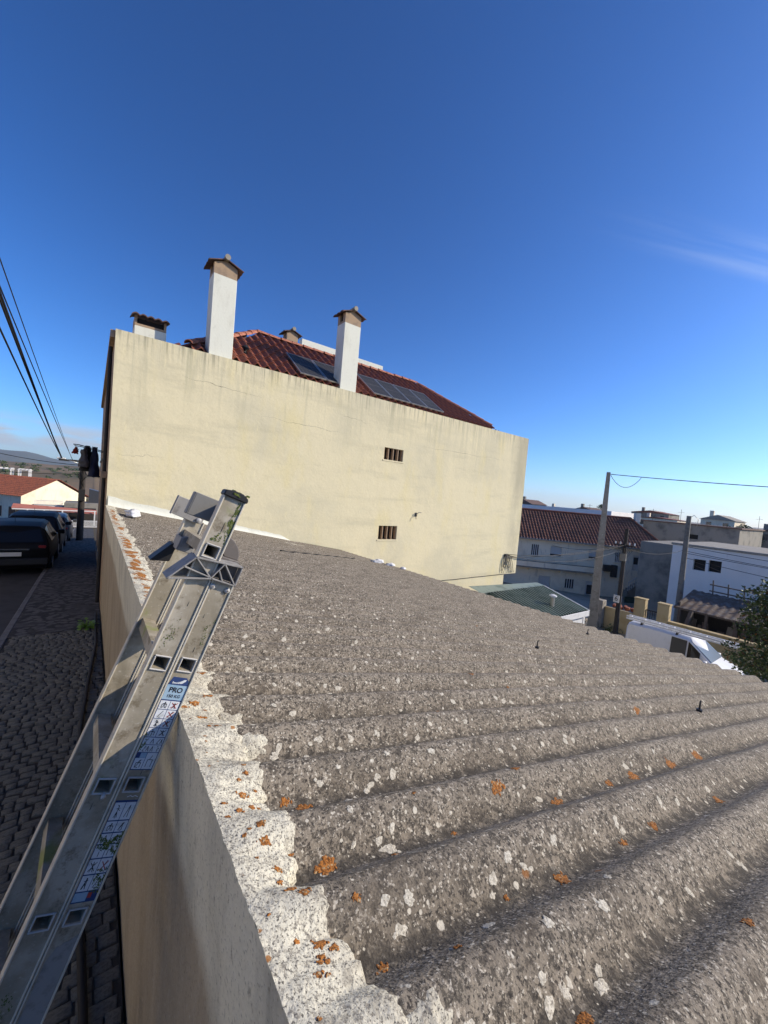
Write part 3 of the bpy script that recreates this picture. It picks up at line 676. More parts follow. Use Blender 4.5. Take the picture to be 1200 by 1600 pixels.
# hairline cracks (real grooves would be under a pixel: thin dark seams set in the render)
def crack(x0, z0, x1, z1, w, seed):
    q = MB(); n = 60
    for i in range(n+1):
        t = i/n; x = x0+(x1-x0)*t; z = z0+(z1-z0)*t+.05*ns(t*7, seed)+.015*ns(t*31, seed); ww = w*(.3+.9*abs(ns(t*11, seed+5)))*sin(pi*min(1, max(.02, t)))
        q.v += [(x, YF-.0018, z-ww), (x, YF-.0018, z+ww)]
    for i in range(n): q.f.append((2*i, 2*i+2, 2*i+3, 2*i+1))
    q.build('crack', 'joint_dirt', bld)
crack(1.25, 4.72, 3.2, 4.62, .005, 1); crack(2.9, 4.2, 5.6, 4.15, .004, 2); crack(5.2, 4.65, 6.4, 4.55, .004, 3); crack(7.9, 4.2, 12.9, 4.28, .004, 4); crack(.3, 2.9, 1.2, 2.96, .004, 5)
# electric cables fanning out on the corner
cb = empty('cable_bundle', (13.3, 9.4, .5), 'tangle of grey cables hanging from a clamp near the wall corner', 'cable')
MB().box((13.2, YF-.06, .52), (13.38, YF-.001, .64)).build('clamp', 'iron', cb, bevel=.008)
rn = random.Random(4)
for i in range(15):
    a = rn.uniform(-.45, .8); L = rn.uniform(.4, 1.0); x, z = 13.28, .56
    pts = [(x, YF-.04, z)]
    for k in range(1, 8):
        t = k/7; pts.append((x+a*L*t+.06*ns(i*3, t*4), YF-.03-.05*sin(pi*t), z-L*t*t*.95+.12*sin(pi*t)*(1 if i % 2 else .3)))
    pts = [(min(p[0], 14.05), p[1], max(p[2], -.12)) for p in pts]
    MB().tube(pts, .009, 5).build('cable', 'concrete' if i % 3 else 'iron', cb, smooth='all')
wire('wall_cable', [(9.7+.36*i, YF-.014, -.225+.05*(i/10.0)+.012*ns(i*.7)) for i in range(11)], .012, 'iron', 'thin dark cable stretched along the foot of the cream wall', 'cable')
br = empty('wall_bracket', (8.38, YF, 2.02), 'small rusty wire bracket stuck on the cream wall between the vents', 'bracket')
MB().box((8.33, YF-.02, 1.96), (8.40, YF-.001, 2.08)).build('plate', 'iron', br)
MB().tube([(8.36, YF-.02, 2.02), (8.40, YF-.1, 2.1), (8.47, YF-.14, 2.09)], .012, 6).build('arm', 'steel', br)
MB().tube([(8.36, YF-.02, 2.0), (8.30, YF-.08, 1.97), (8.30, YF-.1, 1.88)], .01, 6).build('wire_end', 'iron', br)

# ---- hip roof: single tiles on the slope one sees, joined tiles elsewhere
RY, RZ, RS = 12.0, 7.0, .70; RXA, RXB = 3.70, 10.05
sl = sqrt(1+RS*RS); dn = Vector((0, -1/sl, -RS/sl)); nr = Vector((0, -RS/sl, 1/sl))
roof_base = MB()
e0 = 9.66; ez = RZ-RS*(RY-e0); dxh = RY-e0
roof_base.add([(RXA, RY, RZ-.05), (RXB, RY, RZ-.05), (RXB+dxh, e0, ez-.05), (RXA-dxh, e0, ez-.05), (RXA-dxh, 2*RY-e0, ez-.05), (RXB+dxh, 2*RY-e0, ez-.05)], [(0, 3, 2, 1), (0, 1, 5, 4), (0, 4, 3), (1, 2, 5)])
roof = roof_base.build('roof', 'dark_tile', bld)
def tile_profile(w=.25):
    pts = []
    for i in range(9):
        t = i/8
        if t < .56: pts.append((w*(t-.5), .068*sin(pi*t/.56)))
        else: pts.append((w*(t-.5), -.014*sin(pi*(t-.56)/.44)))
    return pts
def tile_me(m):
    q = MB(); pr = tile_profile(); L = .43; k = len(pr)
    for yy, dz in ((0, 0.0), (L, .028)):
        q.v += [(x, yy, z+dz) for x, z in pr]
    q.v += [(x, L, z+.028-.016) for x, z in pr]
    for i in range(k-1): q.f += [(i, k+i, k+i+1, i+1), (k+i, 2*k+i, 2*k+i+1, k+i+1)]
    return q.mesh('tile', m, smooth=True, normals=False)
TM = tile_me('terracotta'); TM2 = tile_me('terracotta_pale')
cw, cl = .25, .40
slope_len = (RY-e0)*sl
fr = Matrix((Vector((1, 0, 0)), dn, -Vector((1, 0, 0)).cross(dn)*-1)).transposed()
fr = Matrix((Vector((-1, 0, 0)), dn, Vector((-1, 0, 0)).cross(dn))).transposed()
ntile = 0; extra = MB()
for r in range(int((slope_len-.05)/cl)):
    d = r*cl; half = d/sl
    x = RXA-half-.1
    k = math.ceil((x)/cw)
    while k*cw < RXB+half+.1:
        p = Vector((k*cw, RY, RZ))+dn*d+nr*(.005+random.uniform(-.004, .004))
        rot = fr.to_4x4() @ Matrix.Rotation(random.uniform(-.012, .012), 4, 'Z')
        if ntile < 300 and not (r >= 5 and (k % 1 == 0) and (p.z < 5.35)):
            o = bpy.data.objects.new('tile', TM); col.objects.link(o)
            o.parent = roof; o.matrix_basis = Matrix.Translation(p) @ rot; ntile += 1
        else:
            for_m = Matrix.Translation(p) @ rot
            extra.add([for_m @ v.co for v in TM.vertices], [tuple(pl.vertices) for pl in TM.polygons])
        k += 1
# the two hip ends and the back, joined
hs = Vector((-1/sl, 0, -RS/sl)); hn = Vector((-RS/sl, 0, 1/sl))
for sgn, xa in ((-1, RXA), (1, RXB)):
    for r in range(int(slope_len/cl)+1):
        d = r*cl; half = d/sl; k = math.ceil((RY-half)/cw)
        dnn = Vector((sgn/sl, 0, -RS/sl)); nn = Vector((sgn*RS/sl, 0, 1/sl)); uu = Vector((0, -sgn, 0))
        f2 = Matrix((dnn.cross(nn), dnn, nn)).transposed().to_4x4()
        while k*cw < RY+half:
            p = Vector((xa, k*cw, RZ))+dnn*d+nn*.005
            mm = Matrix.Translation(p) @ f2
            extra.add([mm @ v.co for v in TM.vertices], [tuple(pl.vertices) for pl in TM.polygons]); k += 1
if extra.v: tag(extra.build('roof_tiles', 'terracotta', roof, smooth=True, normals=False), kind='stuff')
# ridge and hip cappings
def cap_me():
    q = MB(); L = .42; n = 6
    for yy, r_ in ((0, .085), (L, .105)):
        for i in range(n+1):
            t = pi*i/n; q.v.append((cos(t)*r_, yy, sin(t)*r_*.9-.02))
    for i in range(n): q.f.append((i, n+1+i, n+2+i, i+1))
    for i in range(n+1): q.v.append((cos(pi*i/n)*.088, L, sin(pi*i/n)*.075-.02))
    for i in range(n): q.f.append((n+1+i, 2*n+2+i, 2*n+3+i, n+2+i))
    return q.mesh('ridge_tile', 'terracotta_pale', smooth=True, normals=False)
CAP = cap_me()
def caps(a, b):
    a, b = Vector(a), Vector(b); d = (b-a); n = int(d.length/.37); d.normalize()
    s = d.cross(Vector((0, 0, 1))).normalized(); mm = Matrix((s, d, s.cross(d))).transposed().to_4x4()
    for i in range(n):
        o = bpy.data.objects.new('ridge_tile', CAP); col.objects.link(o); o.parent = roof
        o.matrix_basis = Matrix.Translation(a+d*i*.37+Vector((0, 0, .05+random.uniform(-.008, .008)))) @ mm @ Matrix.Rotation(random.uniform(-.03, .03), 4, 'Z')
caps((RXB, RY, RZ), (RXA, RY, RZ))
caps((RXA, RY, RZ), (RXA-dxh, e0, ez)); caps((RXB, RY, RZ), (RXB+dxh, e0, ez))
MB().box((5.75, 13.4, 6.9), (7.45, 13.6, 7.86)).build('parapet', 'white_render', bld, bevel=.01)
MB().box((7.46, 13.4, 6.9), (9.35, 13.6, 7.82)).build('parapet', 'white_render', bld, bevel=.01)

# ---- chimneys
def chimney(x0, x1, y0, y1, zb, zs, zc, zr, ov=.13):
    sh = MB().box((x0, y0, zb), (x1, y1, zs)).build('chimney', 'white_render', bld, bevel=.008)
    xm = (x0+x1)/2; zt = zc+(x1-x0)*.20
    c = MB()      # tan cap with an opening on each side, gable front and back
    c.prism([(x0+.004, y0+.004, zs), (x1-.004, y0+.004, zs), (x1-.004, y0+.004, zc), (xm, y0+.004, zt), (x0+.004, y0+.004, zc)], (0, .06, 0))
    c.prism([(x0+.004, y1-.064, zs), (x1-.004, y1-.064, zs), (x1-.004, y1-.064, zc), (xm, y1-.064, zt), (x0+.004, y1-.064, zc)], (0, .06, 0))
    for xx in (x0+.004, x1-.054):
        c.box((xx, y0+.066, zs), (xx+.05, y1-.066, zs+.06)); c.box((xx, y0+.066, zs+.06), (xx+.05, y0+.13, zc)); c.box((xx, y1-.13, zs+.06), (xx+.05, y1-.066, zc))
    c.build('cap', 'tan_render', sh)
    MB().box((x0+.06, y0+.07, zs+.002), (x1-.06, y1-.07, zc-.02)).build('flue', 'dark_void', sh)
    for s in (-1, 1):
        ang = math.atan2(zt-zc, (x1-x0)/2); L = (x1-x0)/2/cos(ang)+ov
        for k in range(3):
            yy = y0-.07+(y1-y0+.14)*(k+.5)/3; w = (y1-y0+.14)/3*1.04
            q = MB(); 
            def f(a, b, yy=yy, w=w, s=s, ang=ang, L=L):
                t = a*L; return (xm+s*t*cos(ang), yy+w*(b-.5), zt+.02-t*sin(ang)+.028*sin(pi*b)+.012*a)
            q.grid(2, 6, f); n1 = len(q.v)
            q.grid(2, 6, lambda a, b: (f(a, b)[0], f(a, b)[1], f(a, b)[2]-.02), flip=True)
            for j in range(6): q.f.append((14+j, n1+14+j, n1+14+j+1, 14+j+1))
            for i in range(2): q.f.append((i*7, n1+i*7, n1+i*7+7, i*7+7)); q.f.append((i*7+6, i*7+13, n1+i*7+13, n1+i*7+6))
            q.build('tile', 'dark_tile', sh, smooth=True)
    MB().tube([(xm, y0-.11, zt+.045), (xm, (y0+y1)/2, zt+.05), (xm, y1+.09, zt+.045)], [.062, .056, .06], 10).build('ridge_tile', 'terracotta_pale' if zs < 7 else 'concrete_pale', sh, smooth=True)
    if zr: 
        MB().box((x0-.012, y0-.012, zs-.03), (x1+.012, y1+.012, zs-.002)).build('band', 'white_render', sh, bevel=.004)
    return sh
chimney(1.947, 2.452, 9.60, 10.02, 5.0, 7.14, 7.38, 0)
chimney(5.319, 5.834, 9.60, 10.02, 5.0, 7.17, 7.43, 0)
chimney(4.88, 5.27, 12.6, 12.95, 6.6, 7.33, 7.60, 0)
lc = MB().box((.575, 10.2, 5.0), (1.178, 10.75, 5.73)).build('chimney', 'white_render', bld, bevel=.008)
q = MB().box((.578, 10.203, 5.732), (.62, 10.747, 5.94)); q.box((1.13, 10.203, 5.732), (1.175, 10.747, 5.94)); q.box((.622, 10.70, 5.732), (1.128, 10.745, 5.94)); q.box((.622, 10.205, 5.732), (1.128, 10.25, 5.78)); q.build('cap', 'tan_render', lc)
MB().box((.63, 10.26, 5.734), (1.12, 10.69, 5.90)).build('flue', 'dark_void', lc)
for k in range(5):
    xx = .52+.70*(k+.5)/5
    def f(a, b, xx=xx): return (xx+.142*(b-.5)*1.02, 10.08+.8*a, 5.925+.16*a+.04*sin(pi*b))
    q = MB().grid(2, 6, f); n1 = len(q.v); q.grid(2, 6, lambda a, b: (f(a, b)[0], f(a, b)[1], f(a, b)[2]-.025), flip=True)
    for j in range(6): q.f.append((j, j+1, n1+j+1, n1+j))
    for i in range(2): q.f.append((i*7, n1+i*7, n1+i*7+7, i*7+7)); q.f.append((i*7+6, i*7+13, n1+i*7+13, n1+i*7+6))
    q.build('tile', 'dark_tile', lc, smooth=True)
# vent cowl on the roof behind the tall chimney
vc = MB().tube([(2.95, 10.35, 5.8), (2.95, 10.35, 5.98), (2.95, 10.30, 6.02)], [.1, .1, .02], 10).build('vent_cowl', 'iron', bld, smooth=True)

# ---- solar panels lying on the slope
def panel(x0, x1, label):
    e = empty('solar_panel', (x0, 10.4, 5.9), label, 'solar panel', 'solar panels on the tiled roof')
    h = .11; y1, y0 = 10.88, 9.76
    def pt(x, y, o=0): return Vector((x, y, RZ-RS*(RY-y)))+nr*(h+o)
    c = (pt(x0, y0)+pt(x1, y1))/2; w = x1-x0-.02; L = (pt(x0, y1)-pt(x0, y0)).length
    g = MB().obox(c, (1, 0, 0), dn, nr, w-.03, L-.03, .02).build('glass', 'panel_glass', e)
    f = MB()
    for s in (-1, 1):
        f.obox(c+Vector((s*(w/2-.012), 0, 0)), (1, 0, 0), dn, nr, .024, L, .036); f.obox(c+dn*s*(L/2-.012), (1, 0, 0), dn, nr, w-.05, .024, .036)
    f.build('frame', 'steel', e)
    for i in range(1, 6): MB().obox(c+Vector((w*(i/6-.5), 0, 0))+nr*.0112, (1, 0, 0), dn, nr, .004, L-.06, .002).build('cell_line', 'grey_metal', g)
    for i in range(1, 4): MB().obox(c+dn*(L*(i/4-.5))+nr*.0114, (1, 0, 0), dn, nr, w-.06, .004 if i != 2 else .014, .002).build('cell_line', 'grey_metal', g)
    for s in (-.3, .3): MB().obox(c+dn*L*s-nr*.06, (1, 0, 0), dn, nr, w, .04, .08).build('rail', 'steel', e)
pe = [4.18, 4.96, 5.76]; 
panel(4.18, 4.96, 'leftmost solar panel, beside the bare tiles left of the nearer chimney')
panel(4.97, 5.76, 'solar panel half hidden behind the right hand tall chimney')
for (a, b), nm in zip(((6.50, 7.22), (7.23, 7.96), (7.97, 8.70), (8.71, 9.44)), ('solar panel just right of the right hand tall chimney', 'second solar panel right of the right hand tall chimney', 'third solar panel right of the right hand tall chimney', 'rightmost solar panel at the end of the row')):
    panel(a, b, nm)

# ================================================================== LADDER
K = 1.1
LO = Vector((.176, 1.188, 2.054)); LN = Vector((.9397, 0, -.3420)); LE = Vector((.3420, 0, .9397)); LY = Vector((0, 1, 0))
def LP(n, e, d): return LO+LN*(n*K)+LE*(e*K)+LY*(d*K)
def lbox(mb, n0, n1, e0, e1, d0, d1): return mb.obox(LP((n0+n1)/2, (e0+e1)/2, (d0+d1)/2), LN, LE, LY, abs(n1-n0)*K, abs(e1-e0)*K, abs(d1-d0)*K)
def lpoly(mb, pts, d0, d1): return mb.prism([LP(n, e, d0) for n, e in pts], LY*(d1-d0)*K)
ladder = empty('ladder', LP(0, -2.2, .17), 'worn aluminium combination ladder leaning on the garage wall', 'ladder')
EBOT = -2.165
def stile(n0, n1, e0, e1, d0, holes):
    nc = (n0+n1)/2; web = MB(); d1 = d0+.026
    cuts = sorted(h for h in holes if e0 < h < e1); last = e0
    for h in cuts+[None]:
        top = (h-.016) if h is not None else e1
        for dd in (d0+.004, d1-.006): lbox(web, n0+.004, n1-.004, last, top, dd, dd+.002)
        if h is None: break
        for dd in (d0+.004, d1-.006):
            lbox(web, n0+.004, nc-.0175, h-.016, h+.016, dd, dd+.002); lbox(web, nc+.0175, n1-.004, h-.016, h+.016, dd, dd+.002)
        last = h+.016
    s = web.build('stile', 'aluminium', ladder)
    for a, b in ((n0, n0+.0045), (n1-.0045, n1)): lbox(MB(), a, b, e0, e1, d0, d1).build('edge', 'aluminium_edge', s, bevel=.0012)
    return s
RA = [.29-.2975*i for i in range(9)]; RB = [-.003-.2995*i for i in range(8)]
NA0, NA1, NB0, NB1 = -.033, .0285, .0305, .0915
sa = stile(NA0, NA1, EBOT, .447, 0, RA); sb = stile(NB0, NB1, EBOT, .225, 0, RB)
fa = stile(NA0, NA1, EBOT, .345, .310, RA); fb = stile(NB0, NB1, EBOT, .225, .310, RB)
for nc, lst in (((NA0+NA1)/2, RA), ((NB0+NB1)/2, RB)):
    for h in lst:
        if h < EBOT+.03: continue
        q = MB(); w, t, th = .017, .0155, .002; d0, d1 = .0035, .3325
        lbox(q, nc-w, nc+w, h+t-th, h+t, d0, d1); lbox(q, nc-w, nc+w, h-t, h-t+th, d0, d1); lbox(q, nc-w, nc-w+th, h-t+th, h+t-th, d0, d1); lbox(q, nc+w-th, nc+w, h-t+th, h+t-th, d0, d1)
        rg = q.build('rung', 'aluminium', ladder)
        r_ = MB(); a, b, c = .0200, .0190, .0038
        lbox(r_, nc-a, nc+a, h+b-c, h+b, 0, .0045); lbox(r_, nc-a, nc+a, h-b, h-b+c, 0, .0045); lbox(r_, nc-a, nc-a+c, h-b+c, h+b-c, 0, .0045); lbox(r_, nc+a-c, nc+a, h-b+c, h+b-c, 0, .0045)
        r_.build('socket_rim', 'rim_plastic', rg, bevel=.0016)
for (n0, n1) in ((NA0, NA1), (NB0, NB1)):
    for d0 in (0, .310):
        lbox(MB(), n0-.004, n1+.004, EBOT-.035, EBOT+.03, d0-.003, d0+.029).build('foot', 'black_rubber', ladder, bevel=.004)
# top cap with moss on it
q = MB(); lpoly(q, [(NA0-.003, .440), (NA1+.003, .440), (NA1+.002, .452), (.012, .4605), (-.012, .4605), (NA0-.002, .455)], -.006, .032); cap = q.build('top_cap', 'black_plastic', ladder, bevel=.003)
q = MB()
for i in range(60):
    n_, e_, d_ = random.uniform(-.012, NA1), .455+random.uniform(-.008, .005), random.uniform(-.006, .025)
    c = LP(n_, e_, d_); s = random.uniform(.002, .0045)*K
    q.obox(c, LN, LE, LY, s*2, s*1.2, s*2)
tag(q.build('moss', 'moss', ladder), kind='stuff')
def patch(name, m, poly, d, seed, parent=ladder, n=40):
    """thin flat irregular stain on the face of the stile"""
    a = MB(); cx = sum(p[0] for p in poly)/len(poly); ce = sum(p[1] for p in poly)/len(poly)
    ring = []
    for i, p in enumerate(poly):
        p2 = poly[(i+1) % len(poly)]
        for k in range(6):
            t = k/6; x, e = p[0]+(p2[0]-p[0])*t, p[1]+(p2[1]-p[1])*t; j = ns(x*220+seed, e*220)*.004
            ring.append((min(max(x+j, NA0+.005) if x < .029 else x+j*.8, NB1-.0005), e+j*1.5))
    lpoly(a, ring, d-.0004, d); return a.build(name, m, parent)
def inside(p, poly):
    c = False
    for (a, b), (d, e) in zip(poly, poly[1:]+poly[:1]):
        if (b > p[1]) != (e > p[1]) and p[0] < (d-a)*(p[1]-b)/(e-b)+a: c = not c
    return c
def moss(poly, n, seed, d=.0035):
    rr = random.Random(seed); q = MB(); xa, xb = min(p[0] for p in poly), max(p[0] for p in poly); ya, yb = min(p[1] for p in poly), max(p[1] for p in poly); k = 0
    while k < n:
        p = (rr.uniform(xa, xb), rr.uniform(ya, yb))
        if not inside(p, poly) or ns(p[0]*120+seed, p[1]*60) < rr.uniform(-.3, .25): k += .25; continue
        s = rr.uniform(.0004, .0013); t = rr.uniform(0, 3); m_ = 5
        lpoly(q, [(p[0]+s*cos(t+i*2*pi/m_)*rr.uniform(.6, 1.2), p[1]+1.6*s*sin(t+i*2*pi/m_)*rr.uniform(.6, 1.2)) for i in range(m_)], d-rr.uniform(.0001, .0006), d+.0006); k += 1
    tag(q.build('moss', 'moss', ladder), kind='stuff')
moss([(.012, .44), (.0275, .44), (.0275, .33), (.02, .31), (.014, .345), (.006, .38), (.012, .40)], 900, 2); moss([(.002, .35), (.012, .36), (.022, .33), (.0, .318), (-.024, .315), (-.008, .335)], 160, 3)
moss([(.032, -.175), (.045, -.18), (.046, -.205), (.039, -.222), (.032, -.225)], 150, 5, .0028); moss([(.036, -.418), (.055, -.43), (.072, -.425), (.088, -.41), (.088, -.47), (.07, -.455), (.04, -.45)], 900, 6, .0026)
moss([(.064, -.50), (.089, -.49), (.089, -.555), (.066, -.55)], 260, 7, .0026); moss([(-.027, -.76), (.0, -.74), (.015, -.78), (-.01, -.81)], 120, 8); moss([(-.028, .08), (.0, .11), (.01, .06), (-.02, .02)], 90, 9); moss([(.06, .10), (.09, .13), (.089, .06), (.07, .05)], 70, 10)
for (n_, e_, w_, h_) in ((.0, .345, .0012, .030), (.062, .03, .0008, .016), (.066, -.28, .0006, .02), (-.01, -.36, .0007, .02), (.05, .12, .0007, .012), (.0, .14, .0008, .014)):
    q = MB(); lpoly(q, [(n_-w_, e_), (n_+w_, e_+h_*.1), (n_+w_*.3, e_+h_), (n_-w_*.2, e_+h_*.9)], .0034, .0038); q.build('scratch', 'print_black', ladder)
patch('paint_smear', 'plastic_light', [(.038, -.70), (.05, -.665), (.07, -.655), (.086, -.645), (.086, -.9), (.04, -.95)], .0032, 9)
# guide bracket of triangulated ribs at the head of the outer section
gb = MB(); OUT = [(-.076, .198), (-.033, .266), (.088, .276), (.088, .224), (.024, .226)]
lpoly(gb, [(-.070, .202), (-.032, .262), (.085, .272), (.085, .228), (.022, .229)], .012, .016)
guide = gb.build('guide_bracket', 'guide_plastic', ladder)
def rib(p, q, w=.0035, d0=-.014, d1=.014, m='plastic_light'):  # same plastic as the plate, coloured paler to paint its sunlit edges
    a, b = LP(*p, 0), LP(*q, 0); dv = (b-a); L = dv.length; dv.normalize(); s = dv.cross(LY)
    MB().obox((a+b)/2+LY*((d0+d1)/2*K), dv, s, LY, L+w*K, w*K, (d1-d0)*K).build('rib', m, guide, bevel=.0008)
for i in range(5): rib(OUT[i], OUT[(i+1) % 5], .004, -.014, .055 if i < 2 else .014)
rib((-.052, .236), (.024, .227)); rib((-.030, .264), (.018, .228)); rib((.040, .271), (.022, .229)); rib((.042, .270), (.084, .228)); rib((.034, .250), (.052, .226))
for (n_, e_) in ((.038, .206), (.079, .205)):
    q = MB().tube([LP(n_, e_, .004), LP(n_, e_, -.001), LP(n_, e_, -.004)], [.0075*K, .007*K, .003*K], 12); q.build('rivet', 'rim_plastic', ladder, smooth=True)
    MB().tube([LP(n_, e_, -.0039), LP(n_, e_, -.0046)], .0022*K, 8).build('rivet_pin', 'guide_plastic', ladder)
# guide bracket on the other side, with its rounded hook
q = MB(); lpoly(q, [(-.080, .185), (-.040, .255), (-.026, .255), (-.026, .198)], .285, .345); q.build('guide_bracket', 'black_plastic', ladder, bevel=.003)
q = MB(); arc = [(.10+.085*cos(t), .262+.072*sin(t)) for t in [pi*(i/14) for i in range(15)]]
lpoly(q, arc[:8]+[(.10, .300), (.135, .262)], .322, .340); q.build('hook', 'guide_plastic', ladder, bevel=.002)
q = MB(); lpoly(q, [(.09, .262), (.186, .262), (.186, .235), (.09, .222)], .30, .345); q.build('guide_bracket', 'guide_plastic', ladder, bevel=.003)
# dark plate and pale end bracket between the two sides
q = MB(); lbox(q, -.073, .0, .358, .424, .118, .122); lbox(q, -.076, -.072, .358, .424, .118, .150); lbox(q, -.004, .0, .365, .42, .026, .118); q.build('cross_plate', 'grey_metal', ladder, bevel=.002)
q = MB(); lpoly(q, [(-.080, .340), (-.079, .399), (-.030, .399), (-.012, .372), (.018, .358), (.018, .338), (-.01, .336)], .300, .304); lbox(q, -.084, -.080, .338, .400, .285, .304); q.build('end_bracket', 'plastic_light', ladder, bevel=.0015)
MB().tube([LP(.004, .348, .301), LP(.004, .348, .294), LP(.004, .348, .291)], [.008*K, .008*K, .003*K], 12).build('bolt', 'rim_plastic', ladder, smooth=True)
q = MB(); lpoly(q, [(-.036, .245), (-.036, .285), (-.004, .300), (.012, .300), (.012, .245)], .225, .230); lbox(q, -.036, -.032, .245, .285, .225, .31); ib = q.build('inner_bracket', 'plastic_light', ladder, bevel=.0015)
for i in range(6): lbox(MB(), -.006+i*.0025, -.0048+i*.0025, .262, .282, .2240, .2246).build('barcode', 'print_black', ib)
# printed stickers
def lq(name, m, n0, n1, e0, e1, d, par): return lbox(MB(), n0, n1, e0, e1, d, d+.0003).build(name, m, par)
st = MB(); lpoly(st, [(.0365, -.056), (.0865, -.056), (.083, -.0435), (.076, -.036), (.043, -.036)], .0033, .0036); sticker = st.build('sticker', 'sticker_navy', ladder)
lq('band', 'sticker_blue', .0365, .0865, -.0935, -.0562, .0033, sticker)
lq('backing', 'sticker_navy', .0365, .0865, -.268, -.0937, .0034, sticker)
def text(s_, n_, e_, size, d, m, par, bold=.0):
    cu = bpy.data.curves.new('print', 'FONT'); cu.body = s_; cu.size = size*K; cu.align_x = 'CENTER'; cu.align_y = 'CENTER'; cu.offset = bold
    tmp = bpy.data.objects.new('print', cu); col.objects.link(tmp)
    me = bpy.data.meshes.new_from_object(tmp.evaluated_get(bpy.context.evaluated_depsgraph_get()))
    bpy.data.objects.remove(tmp); me.materials.clear(); me.materials.append(MATS[m])
    mm = Matrix((LN, LE, LN.cross(LE))).transposed().to_4x4(); mm.translation = LP(n_, e_, d)
    me.transform(mm); return link('print', me, par)
text('PRO', .0615, -.069, .0175, .0029, 'print_black', sticker, .0006)
text('150 KG', .0615, -.0845, .0105, .0029, 'print_black', sticker, .0003)
# white emblem on the navy head: a slanted wing over a line of small lettering (too worn to read)
q = MB(); lpoly(q, [(.060, -.049), (.072, -.041), (.0775, -.0405), (.076, -.045), (.070, -.051), (.064, -.052)], .0028, .0030); q.build('emblem', 'sticker_white', sticker)
for i in range(5): lq('emblem', 'sticker_white', .0455+i*.0034, .0478+i*.0034, -.0525, -.0490+(.0015 if i in (0, 4) else 0), .0028, sticker)
def stroke(mb, c0, e0, w, h, pts, th=.0011):
    for (a, b), (c, d) in zip(pts, pts[1:]):
        p, q_ = LP(c0+a*w, e0+b*h, .0026), LP(c0+c*w, e0+d*h, .0026); dv = q_-p; L = dv.length; dv.normalize()
        mb.obox((p+q_)/2, dv, dv.cross(LY), LY, L+th*.6, th*K, .0002)
pics = {'lad': [[(.3, -.8), (.15, .8)], [(-.5, -.8), (.15, .8)]], 'lean': [[(-.5, -.8), (.45, .85)], [(-.2, -.85), (.2, -.85)]], 'man': [[(0, .8), (0, 0), (-.35, -.8)], [(0, 0), (.35, -.8)], [(-.4, .35), (.4, .45)]],
        'cross': [[(-.7, -.7), (.7, .7)], [(-.7, .7), (.7, -.7)]], 'A': [[(-.5, -.8), (0, .8), (.5, -.8)]], 'step': [[(-.6, -.8), (-.6, .2), (.6, .2), (.6, -.8)], [(-.2, .2), (.2, .8)]], 'arm': [[(0, .3), (.55, .1)], [(0, .0), (0, -.9)], [(-.3, .85), (.1, .6)]]}
def cell(n0, n1, e0, e1, items, bgm='sticker_white', par=sticker):
    c = lq('cell', bgm, n0, n1, e0, e1, .0030, par)
    for it in items:
        if isinstance(it, str): it = (it, 0, 1, 'print_black')
        nm, off, sx, m_ = it; a = MB()
        for pl in pics[nm]: stroke(a, (n0+n1)/2+off, (e0+e1)/2, (n1-n0)/2*sx*.8, (e1-e0)/2*.85, pl, .0013 if m_ == 'print_black' else .0018)
        a.build('pictogram', m_, c)
rows = [-.0965, -.1195, -.1425, -.1655]
L1 = [['man', 'step'], ['lean'], ['man', 'arm'], ['step', 'arm']]
L2 = [['man', ('cross', 0, 1, 'print_red')], ['lean', ('cross', 0, 1, 'print_red')], ['lad', ('cross', 0, 1, 'print_red')], ['man', ('cross', 0, 1, 'print_black')]]
for e1, a, b in zip(rows, L1, L2): cell(.0380, .0608, e1-.0212, e1, a); cell(.0622, .0850, e1-.0212, e1, b)
cell(.0380, .0850, -.2055, -.1887, [('lean', -.016, .35, 'print_black'), ('A', -.002, .4, 'print_black'), ('lean', .012, .35, 'print_black'), ('A', .019, .2, 'print_black')])
cell(.0380, .0850, -.2245, -.2070, [('lean', -.014, .3, 'print_black'), ('A', -.006, .25, 'print_black'), ('A', .004, .25, 'print_black'), ('arm', .017, .3, 'print_black')])
cell(.0380, .0600, -.2655, -.2390, ['lean', 'step']); cell(.0612, .0850, -.2655, -.2262, ['step'])
lq('band', 'sticker_blue', .0460, .0600, -.2385, -.2262, .0030, sticker)
s2 = lq('sticker', 'sticker_navy', .0375, .0865, -.572, -.340, .0034, ladder)
for (e0, e1, a, b) in ((-.386, -.345, ['man', 'arm'], ['lad']), (-.414, -.389, ['step', 'man'], ['lad', 'lean']), (-.440, -.417, ['A'], ['A', 'man']), (-.472, -.443, ['arm'], ['step']), (-.508, -.475, ['man', 'cross'], ['lean', ('cross', 0, 1, 'print_red')]), (-.546, -.511, ['lad', 'man'], ['lean'])):
    cell(.0388, .0612, e0, e1, a, par=s2); cell(.0626, .0852, e0, e1, b, par=s2)
lq('band', 'sticker_blue', .0388, .0660, -.569, -.549, .0030, s2); lq('band', 'print_red', .0668, .0750, -.563, -.551, .0030, s2)
q = MB(); stroke(q, .070, -.332, .012, .004, [(-1, 0), (-.5, .8), (0, .1), (.4, .7), (1, 0)], .0016); q.build('print', 'sticker_white', s2)
# drip of filler under one socket
q = MB().tube([LP(.002, -.318, .001), LP(.004, -.326, -.003), LP(.003, -.335, .001)], [.004*K, .006*K, .003*K], 7); q.build('filler_drip', 'rim_plastic', ladder, smooth='all')

